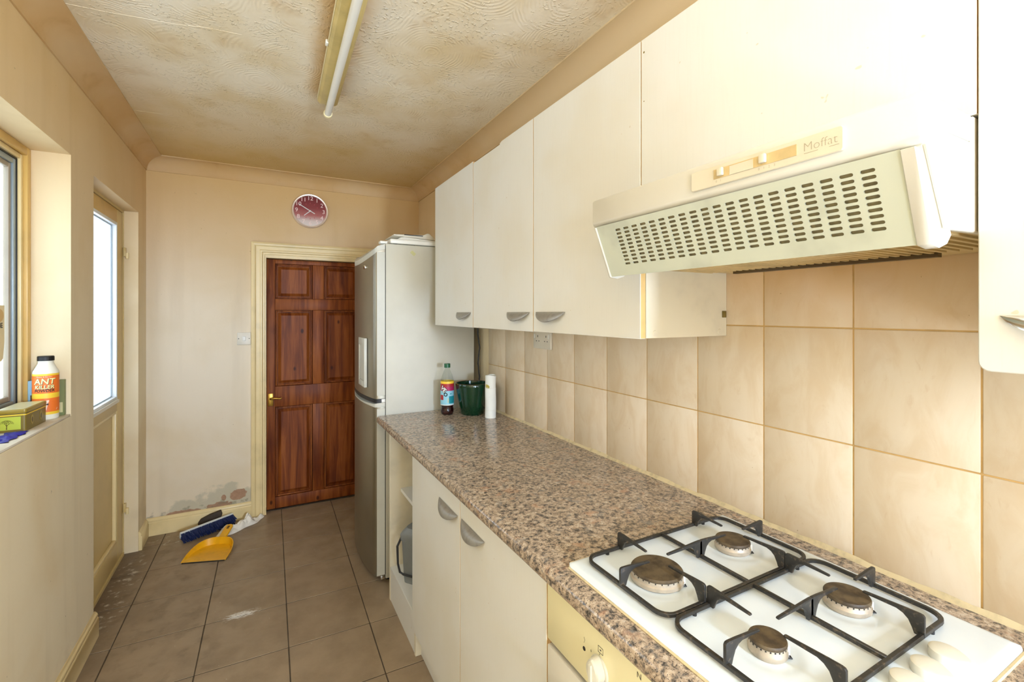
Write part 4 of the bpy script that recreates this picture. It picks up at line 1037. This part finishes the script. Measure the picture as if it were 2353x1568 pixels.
so = thing('wall_socket', (1.12, 1.783, 1.258), 'white double wall socket on the tiles under wall cabinet', 'socket')
B().prism('x', rrect(1.710, 1.856, 1.258, 1.345, 0.004), 1.1175, 1.1278).done('plate', 'switch_plastic', so, bevel=0.002)
for yc in (1.748, 1.818):
    b = B().box(1.1168, 1.1174, yc - 0.002, yc + 0.002, 1.310, 1.319)
    for d in (-0.011, 0.011): b.box(1.1168, 1.1174, yc + d - 0.0032, yc + d + 0.0032, 1.291, 1.2945)
    b.done('pin_holes', 'ink', so)
    sg = 1 if yc > 1.78 else -1
    B().box(1.1135, 1.1172, yc + sg * 0.024 - 0.005, yc + sg * 0.024 + 0.005, 1.304, 1.324).done('rocker', 'white_plastic', so, bevel=0.0015)

# ================================================================== ON THE WORKTOP
ZW = 0.8853
sb = thing('squash_bottle', (0.866, 2.322, ZW), 'clear squash bottle with green cap and dark red drink', 'bottle')
cb = (0.866, 2.322, ZW)
body = [(0, 0.004), (0.020, 0.0), (0.030, 0.002), (0.034, 0.012), (0.0345, 0.028), (0.0315, 0.040), (0.0335, 0.050), (0.0350, 0.054), (0.0350, 0.170), (0.0335, 0.180), (0.028, 0.203), (0.019, 0.226), (0.0135, 0.238), (0.0125, 0.246), (0.0125, 0.252)]
B().lathe(body, 36, c=cb).done('body', 'bottle', sb, smooth=True)
B().lathe([(0, 0.005), (0.019, 0.002), (0.029, 0.0035), (0.0328, 0.013), (0.0332, 0.028), (0.0302, 0.040), (0.0325, 0.050), (0.0336, 0.055), (0.0336, 0.066), (0, 0.066)], 32, c=cb).done('drink', 'wine', sb, smooth=True)
lab = B().lathe([(0.0356, 0.052), (0.0356, 0.056), (0.0356, 0.128), (0.0356, 0.150), (0.0356, 0.165), (0.0356, 0.174), (0.0352, 0.177)], 40, c=cb, seg_m=[3, 0, 1, 4, 2, 2])
lo_ = lab.done('label', ['label_blue', 'label_magenta', 'yellow_label', 'paper', 'label_red'], sb, smooth=True)
def on_cyl(vs, c, r, ang, z):
    # wrap flat lettering round a cylinder; ang is where its centre faces
    return [(c[0] + (r + p[2]) * math.cos(ang + p[0] / r), c[1] + (r + p[2]) * math.sin(ang + p[0] / r), c[2] + z + p[1]) for p in vs]
def facing(x, y): return math.atan2(-y, -x)
fa = facing(cb[0], cb[1])
def rot2(vs, a): return [Vector((p[0] * math.cos(a) - p[1] * math.sin(a), p[0] * math.sin(a) + p[1] * math.cos(a), 0.0)) for p in vs]
b = B()
vs, fs = text_geo('VE', 0.030, 0.0035, 0, 0, 0.004); b.add(on_cyl(rot2(vs, -0.75), cb, 0.0359, fa - 0.62, 0.136), fs, 1)
vs, fs = text_geo('VE', 0.030, 0.0010, 0, 0, 0.004); b.add(on_cyl(rot2(vs, -0.75), cb, 0.0361, fa - 0.62, 0.136), fs, 0)
vs, fs = text_geo('O', 0.026, 0.001, 0, 0, 0.004); b.add(on_cyl(rot2(vs, -0.4), cb, 0.0359, fa - 0.25, 0.108), fs, 1)
b.done('lettering', ['paper', 'ink'], sb)
def patch(name, a0, a1, z0, z1, mat): B().lathe([(0.0358, z0), (0.0358, z1)], 14, c=cb, a0=a0, a1=a1).done(name, mat, sb)
patch('label_patch', fa + 0.25, fa + 1.3, 0.062, 0.100, 'label_teal'); patch('label_patch', fa - 1.3, fa - 0.6, 0.080, 0.106, 'label_red')
patch('label_patch', fa + 0.05, fa + 0.2, 0.066, 0.090, 'box_pale'); patch('label_patch', fa + 0.4, fa + 0.7, 0.110, 0.114, 'label_teal')
B().lathe([(0, 0.268), (0.0155, 0.268), (0.0165, 0.265), (0.0165, 0.247), (0.0132, 0.247)], 28, c=cb).done('cap', 'cap_green', sb, smooth=True)

pt = thing('plant_pot', (0.990, 2.275, ZW), 'dark green glazed pot beside the squash bottle', 'pot')
cpot = (0.990, 2.275, ZW)
B().lathe([(0, 0.0), (0.058, 0.0), (0.062, 0.004), (0.074, 0.060), (0.085, 0.120), (0.0895, 0.150), (0.0905, 0.160), (0.088, 0.1645), (0.084, 0.162), (0.080, 0.120), (0.068, 0.050), (0.056, 0.012), (0, 0.012)], 48, c=cpot).done('body', 'green_glaze', pt, smooth=True)
B().lathe([(0.0872, 0.1640), (0.0880, 0.1652), (0.0860, 0.1652), (0.0858, 0.1640)], 48, c=cpot).done('rim', 'terracotta', pt, smooth=True)
tag(B().prism('y', rrect(-0.028, 0.028, 0, 0.13, 0.012), -0.003, 0.003, 0, Matrix.Translation((1.015, 2.262, ZW + 0.0165)) @ Matrix.Rotation(0.25, 4, 'Y')).done('felt_pad', 'grey_pad', bevel=0.002), 'grey felt pad standing inside the green pot', 'pad')

ro = thing('paper_roll', (1.035, 2.145, ZW), 'upright white paper roll against the tiles', 'paper roll')
def rollp(u, v):
    a = u * 2 * math.pi; r = 0.0272 + 0.0006 * math.sin(3 * a + v * 9) + (0.0009 if v < 0.72 else 0.0)
    return (1.035 + r * math.cos(a), 2.145 + r * math.sin(a), ZW + 0.216 * v + (0.003 * math.sin(2 * a) if v > 0.98 else 0))
b = B().grid(rollp, 40, 48); b.lathe([(0.0, 0.001), (0.0272, 0.001)], 40, c=(1.035, 2.145, ZW)); b.lathe([(0.0272, 0.2155), (0.018, 0.214), (0.0165, 0.02)], 40, c=(1.035, 2.145, ZW))
b.done('sheet', 'paper', ro, smooth=True)
fr_ = facing(1.035, 2.145)
vs = [(-0.026, 0.010, 0), (-0.010, 0.008, 0), (-0.002, 0.0, 0), (-0.004, -0.010, 0), (-0.016, -0.011, 0), (-0.026, -0.006, 0)]
B().add(on_cyl(vs, (1.035, 2.145, ZW), 0.0288, fr_ - 0.1, 0.162), [(0, 1, 2, 3, 4, 5)]).done('torn_mark', 'mustard', ro)
cr = [(1.035 + 0.0286 * math.cos(fr_ + t), 2.145 + 0.0286 * math.sin(fr_ + t), ZW + 0.152 - 0.006 * math.cos(t * 1.3) + 0.006) for t in [-1.4 + 0.2 * i for i in range(15)]]
B().tube(cr, 0.0005, 4).done('sheet_edge', 'switch_plastic', ro)
cr = [(1.035 + 0.0288 * math.cos(fr_ + t), 2.145 + 0.0288 * math.sin(fr_ + t), ZW + 0.036 + 0.003 * math.cos(t)) for t in [-1.4 + 0.2 * i for i in range(15)]]
B().tube(cr, 0.0004, 4).done('sheet_edge', 'switch_plastic', ro)

# food caddy on the open unit's bottom shelf
cd = thing('food_caddy', (0.694, 2.118, 0.1662), 'grey lidded food caddy on the open unit bottom shelf', 'caddy')
def rr_ring(cx, cy, hx_, hy_, r, z, n=5): return [(p[0], p[1], z) for p in rrect(cx - hx_, cx + hx_, cy - hy_, cy + hy_, r, n)]
def loft(b, rings, cap0=True, cap1=True, m=0, xf=None):
    n = len(rings[0]); vs = sum(rings, []); fs = []
    for r_ in range(len(rings) - 1): fs += [(r_ * n + i, r_ * n + (i + 1) % n, (r_ + 1) * n + (i + 1) % n, (r_ + 1) * n + i) for i in range(n)]
    if cap0: fs.append(list(range(n)))
    if cap1: fs.append([(len(rings) - 1) * n + i for i in range(n)])
    return b.add(vs, fs, m, xf)
cx, cy, cz = 0.694, 2.118, 0.1662
CRX = Matrix.Translation((cx, cy, 0)) @ Matrix.Rotation(math.radians(37), 4, 'Z') @ Matrix.Translation((-cx, -cy, 0))
loft(B(), [rr_ring(cx, cy, 0.076, 0.090, 0.022, cz), rr_ring(cx, cy, 0.079, 0.093, 0.024, cz + 0.03), rr_ring(cx, cy, 0.086, 0.100, 0.026, cz + 0.205)], xf=CRX).done('bin', 'bin_grey', cd, smooth=True)
loft(B(), [rr_ring(cx, cy, 0.090, 0.104, 0.028, cz + 0.198), rr_ring(cx, cy, 0.092, 0.106, 0.03, cz + 0.222), rr_ring(cx, cy, 0.084, 0.098, 0.03, cz + 0.236), rr_ring(cx, cy, 0.070, 0.084, 0.03, cz + 0.252), rr_ring(cx, cy, 0.066, 0.080, 0.03, cz + 0.252)], xf=CRX).done('lid', 'bin_grey', cd, smooth=True)
loft(B(), [rr_ring(cx + 0.02, cy - 0.03, 0.045, 0.045, 0.015, cz + 0.2525), rr_ring(cx + 0.02, cy - 0.03, 0.040, 0.040, 0.012, cz + 0.268)], xf=CRX).done('lid_catch', 'bin_grey', cd, smooth=True)
hx_ = cx - 0.090
pts = []
for sg in (1, -1):
    side_ = [(cx, cy + sg * 0.110, cz + 0.205), (cx - 0.06, cy + sg * 0.110, cz + 0.195), (hx_ - 0.002, cy + sg * 0.107, cz + 0.17), (hx_ - 0.002, cy + sg * 0.104, cz + 0.09), (hx_, cy + sg * 0.094, cz + 0.052), (hx_, cy + sg * 0.076, cz + 0.046)]
    pts += side_ if sg == 1 else side_[::-1]
B().tube(pts, 0.005, 8, xf=CRX).done('handle', 'bin_dark', cd, smooth=True)

# ================================================================== WINDOW SILL
ZS = WZ0 + 0.0083
ak = thing('ant_powder_bottle', (-0.698, 2.318, ZS), 'orange ant powder bottle with black cap on the windowsill', 'bottle')
ca = (-0.698, 2.318, ZS); RA = 0.0355
B().lathe([(0, 0), (RA * 0.95, 0), (RA, 0.004), (RA, 0.168), (RA * 0.98, 0.174), (0.0215, 0.203), (0.0205, 0.215), (0, 0.215)], 44, c=ca).done('body', 'bottle_white', ak, smooth=True)
B().lathe([(RA + 0.0005, 0.018), (RA + 0.0005, 0.028), (RA + 0.0005, 0.078), (RA + 0.0005, 0.096), (RA + 0.0005, 0.160), (RA + 0.0005, 0.167)], 44, c=ca, seg_m=[1, 0, 1, 0, 1]).done('label', ['orange_label', 'yellow_label'], ak, smooth=True)
B().lathe([(0, 0.230), (0.0218, 0.230), (0.0232, 0.227), (0.0232, 0.213), (0, 0.213)], 26, c=ca).done('cap', 'black', ak)
aa = facing(ca[0], ca[1]) - 0.12
b = B()
for tx, sz, z, m_, bo in (('ANT', 0.0285, 0.1385, 0, 0.0006), ('KILLER', 0.0185, 0.1185, 0, 0.0004), ('POWDER', 0.0135, 0.1055, 1, 0.0003)):
    if m_ == 0:
        vs, fs = text_geo(tx, sz, bo + 0.0005, 0, 0.12, 0.004); b.add(on_cyl([(p[0] + 0.0008, p[1] - 0.0008, 0.0) for p in vs], ca, RA + 0.0008, aa, z), fs, 1)
    vs, fs = text_geo(tx, sz, bo, 0, 0.12, 0.004); b.add(on_cyl(vs, ca, RA + 0.0011, aa, z), fs, m_)
vs, fs = text_geo('Home & Garden', 0.0065, 0, 0, 0, 0.004); b.add(on_cyl(vs, ca, RA + 0.0011, aa, 0.1560), fs, 2)
b.done('lettering', ['cream_print', 'ink', 'ant_pale'], ak)
vs = [(-0.006, 0.018, 0), (0.003, 0.019, 0), (0.030, -0.012, 0), (0.026, -0.019, 0), (-0.004, -0.018, 0)]
B().add(on_cyl(vs, ca, RA + 0.0009, aa + 0.25, 0.052), [(0, 1, 2, 3, 4)]).done('label_patch', 'ant_pale', ak)
b = B()
for k in range(3): b.add(on_cyl([(-0.004 + 0.006 * k + 0.0034 * math.cos(a), 0.0026 * math.sin(a), 0) for a in [i * math.pi / 5 for i in range(10)]], ca, RA + 0.0012, aa + 0.02, 0.056), [tuple(range(10))])
for k in range(3):
    for sg in (1, -1): b.add(on_cyl([(k * 0.004, 0, 0), (k * 0.004 + 0.0014, 0, 0), (k * 0.006 - 0.003, sg * 0.009, 0)], ca, RA + 0.0012, aa + 0.02, 0.056), [(0, 1, 2)])
b.done('ant_picture', 'ink', ak)

bx_ = thing('blue_carton', (-0.742, 2.345, ZS), 'slim pale blue carton behind the ant powder bottle', 'carton')
B().box(-0.7548, -0.738, 2.343, 2.372, ZS, ZS + 0.138).done('carton', 'box_blue', bx_, bevel=0.001, seg=1)
B().box(-0.7475, -0.740, 2.3424, 2.3428, ZS + 0.05, ZS + 0.085).done('print', 'tin_dark', bx_)
gx_ = thing('green_carton', (-0.68, 2.367, ZS), 'flat olive green carton leaning on the window reveal', 'carton')
B().box(-0.728, -0.6585, 2.3585, 2.3765, ZS, ZS + 0.135).done('carton', 'box_green', gx_, bevel=0.001, seg=1)
B().box(-0.680, -0.663, 2.3577, 2.3583, ZS + 0.012, ZS + 0.05).done('print', 'box_pale', gx_)

tn = thing('tea_tin', (-0.765, 2.18, ZS), 'hinged tin with lime panel and tree picture on windowsill', 'tin')
tx0, tx1, ty0_, ty1_ = -0.755, -0.680, 2.098, 2.262
tx0 = -0.752
B().prism('z', rrect(tx0, tx1, ty0_, ty1_, 0.006), ZS, ZS + 0.060).done('body', 'tin_mid', tn, smooth=True)
B().prism('z', rrect(tx0 - 0.001, tx1 + 0.0015, ty0_ - 0.0015, ty1_ + 0.0015, 0.007), ZS + 0.0605, ZS + 0.073).done('lid', 'tin_gold', tn, bevel=0.0012)
B().prism('z', rrect(tx0 + 0.003, tx1 - 0.003, ty0_ + 0.003, ty1_ - 0.003, 0.006), ZS + 0.0731, ZS + 0.0742).done('lid_top', 'tin_lid', tn, bevel=0.0004, seg=1)
B().prism('z', rrect(tx0, tx1 + 0.001, ty0_ - 0.001, ty1_ + 0.001, 0.0065), ZS + 0.0535, ZS + 0.0565).done('bead_rim', 'yellow_label', tn)
B().box(tx0 + 0.006, tx1 - 0.012, ty0_ - 0.0012, ty0_ - 0.0003, ZS + 0.008, ZS + 0.050).done('picture_panel', 'tin_lime', tn)
b = B()
tcx, tcz = tx1 - 0.045, ZS + 0.010
def branch(x, z, a, L, w, d):
    x2, z2 = x + L * math.cos(a), z + L * math.sin(a)
    nx, nz = -math.sin(a) * w, math.cos(a) * w
    b.add([(x - nx, ty0_ - 0.0015, z - nz), (x + nx, ty0_ - 0.0015, z + nz), (x2 + nx * 0.6, ty0_ - 0.0015, z2 + nz * 0.6), (x2 - nx * 0.6, ty0_ - 0.0015, z2 - nz * 0.6)], [(0, 1, 2, 3)])
    if d:
        for k in (-0.55, 0.05, 0.6): branch(x2, z2, a + k + random.uniform(-.15, .15), L * 0.72, w * 0.6, d - 1)
branch(tcx, tcz, 1.55, 0.011, 0.0013, 4)
b.done('tree_picture', 'tin_tree', tn)
b = B()
for yc in (2.145, 2.215):
    b.lathe([(0, 0), (0.010, 0), (0.010, 0.0006), (0, 0.0006)], 18, 1, xf=frame_xf((tx1 + 0.0003, yc, ZS + 0.030), (0, 1, 0), (0, 0, 1)) @ Matrix.Scale(1.7, 4, (0, 1, 0)))
    b.lathe([(0, 0), (0.004, 0), (0.004, 0.0012), (0, 0.0012)], 14, 0, xf=frame_xf((tx1 + 0.0003, yc, ZS + 0.030), (0, 1, 0), (0, 0, 1)) @ Matrix.Scale(2.2, 4, (0, 1, 0)))
b.done('side_ornament', ['tin_dark', 'tin_gold'], tn)
# crumpled blue wrapper
random.seed(3)
def crum(u, v):
    x, y = -0.668 - 0.05 * v, 2.088 - 0.155 * u
    return (x - 0.004 * math.sin(u * 17), y, ZS + 0.0015 + 0.010 * abs(math.sin(u * 9 + v * 5)) * math.sin(math.pi * min(1, u * 1.05)) * (1 - abs(2 * v - 1)) + 0.003 * random.random())
b = B().grid(crum, 22, 8); o = len(b.v)
for q in list(b.v): b.v.append(Vector((q.x, q.y, max(ZS + 0.0003, q.z - 0.0012))))
for f in list(b.f): b.f.append([i + o for i in f][::-1]); b.mi.append(0)
tag(b.done('wrapper', 'royal_blue', smooth=True, recalc=False), 'crumpled royal blue wrapper in front of the tin', 'wrapper')
jr = thing('brown_jar', (-0.70, 1.865, ZS), 'small dark brown jar at the near end of windowsill', 'jar')
B().lathe([(0, 0), (0.026, 0), (0.028, 0.004), (0.028, 0.045), (0.020, 0.056), (0.019, 0.062), (0, 0.062)], 28, c=(-0.692, 1.838, ZS)).done('body', 'brown_glass', jr, smooth=True)
B().lathe([(0, 0), (0.021, 0), (0.021, 0.012), (0.019, 0.014), (0, 0.014)], 24, c=(-0.692, 1.838, ZS + 0.0622)).done('lid', 'tin_dark', jr, smooth=True)
# cardboard tag stuck to the window
tg = thing('window_tag', (-0.786, 2.20, 1.25), 'beige printed tag stuck on the window glass', 'tag')
pts = [(2.135, 1.447), (2.262, 1.447), (2.262, 1.32), (2.252, 1.262), (2.240, 1.254), (2.157, 1.254), (2.145, 1.262), (2.135, 1.32)]
B().prism('x', pts, -0.7885, -0.7875).done('card', 'tag_beige', tg)
B().lathe([(0, 0), (0.030, 0), (0.030, 0.0004), (0, 0.0004)], 24, xf=frame_xf((-0.7872, 2.225, 1.412), (0, 1, 0), (0, 0, 1)) @ Matrix.Scale(0.75, 4, (0, 1, 0))).done('print_oval', 'tag_tan', tg)
vs, fs = text_geo('PEACHE', 0.024, 0.0008); B().add(vs, fs, 0, frame_xf((-0.7872, 2.205, 1.377), (0, 1, 0), (0, 0, 1))).done('lettering', 'ink', tg)

# ================================================================== ON THE FLOOR
dp = thing('dustpan', (-0.27, 3.28, 0.0), 'yellow plastic dustpan lying on the floor tiles', 'dustpan')
o_ = Vector((-0.291, 3.163, 0)); eu = Vector((0.945, -0.325, 0)); ev = Vector((0.325, 0.945, 0))
DP = frame_xf(o_, eu, ev)
hw, dep = 0.112, 0.20
def dp_out(t):
    # outline from right lip corner round the back to the left lip corner
    a = math.pi * t
    cx_, sy_ = math.cos(a), math.sin(a)
    return (hw * (abs(cx_) ** 0.75) * (1 if cx_ > 0 else -1) * (1 + 0.08 * sy_), dep * sy_ ** 0.8)
b = B(); n = 40; outl = [dp_out(i / n) for i in range(n + 1)]
def wall_h(p): return 0.004 + 0.044 * min(1.0, p[1] / dep) ** 0.8
vs = []
for p in outl: vs.append((p[0], p[1], 0.001))                                   # outer bottom
for p in outl: vs.append((p[0] * 1.05, p[1] * 1.03, wall_h(p)))                 # outer top
for p in outl: vs.append((p[0] * 1.02, p[1] * 1.00, wall_h(p)))                 # inner top
for p in outl: vs.append((p[0] * 0.955, p[1] * 0.96 , 0.004 + 0.004 * min(1, p[1] / dep)))  # inner bottom
k = n + 1; fs = []
for r_ in range(3): fs += [(r_ * k + i, r_ * k + i + 1, (r_ + 1) * k + i + 1, (r_ + 1) * k + i) for i in range(n)]
fs += [list(range(k))[::-1], [3 * k + i for i in range(k)], (0, k, 2 * k, 3 * k), (n, 3 * k + n, 2 * k + n, k + n), (0, 3 * k, 3 * k + n, n)]
b.add(vs, fs, 0, DP); b.done('pan', 'dustpan', dp, smooth=True)
B().box(-hw, hw, -0.006, 0.001, 0.0004, 0.0042, 0, DP).done('lip', 'black', dp, bevel=0.001, seg=1)
b = B().prism('z', rrect(-0.022, 0.022, 0.0, 0.125, 0.020), -0.006, 0.006, 0, DP @ Matrix.Translation((0.012, dep + 0.004, 0.036)) @ Matrix.Rotation(math.radians(14), 4, 'X'))
hdl = b.done('handle', 'dustpan', dp, bevel=0.004, seg=3)
for v_ in (0.100, 0.086):
    B().prism('z', rrect(-0.0075, 0.0075, v_ - 0.005, v_ + 0.005, 0.0045), -0.0066, 0.0066, 0, DP @ Matrix.Translation((0.012, dep + 0.004, 0.036)) @ Matrix.Rotation(math.radians(14), 4, 'X')).done('hang_hole', 'gap', hdl)

bh = thing('broom_head', (-0.30, 3.58, 0.0), 'navy bristled broom head leaning beside the skirting', 'broom')
BR = frame_xf((-0.300, 3.570, 0.032), (0.885, 0.465, 0.045), (-0.43, 0.80, 0.42))
B().prism('x', [(0.014, 0.026), (0.030, 0.022), (0.036, -0.012), (0.020, -0.020), (0.010, -0.014)], -0.155, 0.155, 0, BR).done('stock', 'brush_back', bh, bevel=0.003)
random.seed(5); b = B()
for i in range(46):
    for j in range(4):
        u0 = -0.150 + 0.300 * i / 45 + random.uniform(-.002, .002); v0 = -0.014 + 0.011 * j
        u1 = u0 + random.uniform(-.008, .008); b.tube([(u0, 0.012, v0), (u1 * 1.01, -0.040 + random.uniform(-.006, .004), v0 * 1.25 + random.uniform(-.004, .004))], [0.0042, 0.0026], 5, 0, xf=BR)
zmin = min(p.z for p in b.v)
for p in b.v: p.z = max(p.z, 0.0008)
br_ = b.done('bristles', 'bristle', bh, recalc=False); br_['kind'] = 'stuff'
tag(B().prism('y', [(-0.368, 0.036), (-0.352, 0.060), (-0.300, 0.082), (-0.238, 0.098), (-0.230, 0.070), (-0.244, 0.040), (-0.33, 0.006), (-0.355, 0.006)], 3.652, 3.681).done('timber_block', 'dark_wood', bevel=0.004), 'dirty dark block propped against the skirting behind broom head', 'block')

random.seed(11)
from mathutils import noise as mn
def rag(u, v):
    a, r = u * 2 * math.pi, v
    e = 1 + 0.22 * math.sin(2 * a + 1) + 0.12 * math.sin(5 * a)
    x = 0.135 * r * e * math.cos(a); y = 0.050 * r * e * math.sin(a)
    q = Vector((x * 26, y * 30, 1.7)); hgt = (1 - r ** 4) * max(0.005, 0.030 + 0.055 * mn.noise(q * 0.8) + 0.016 * (1 - abs(mn.noise(q * 1.5 + Vector((3, 1, 0)))) * 2.2)) + 0.002
    w_ = Matrix.Rotation(0.62, 2) @ Vector((x, y))
    return (-0.115 + w_.x, 3.560 + w_.y, hgt)
b = B().grid(rag, 60, 18)
for p in b.v: p.y = min(p.y, 3.678)
tag(b.done('rag', 'rag', smooth=True, weld=True), 'crumpled grubby white rag beside the door architrave', 'rag')
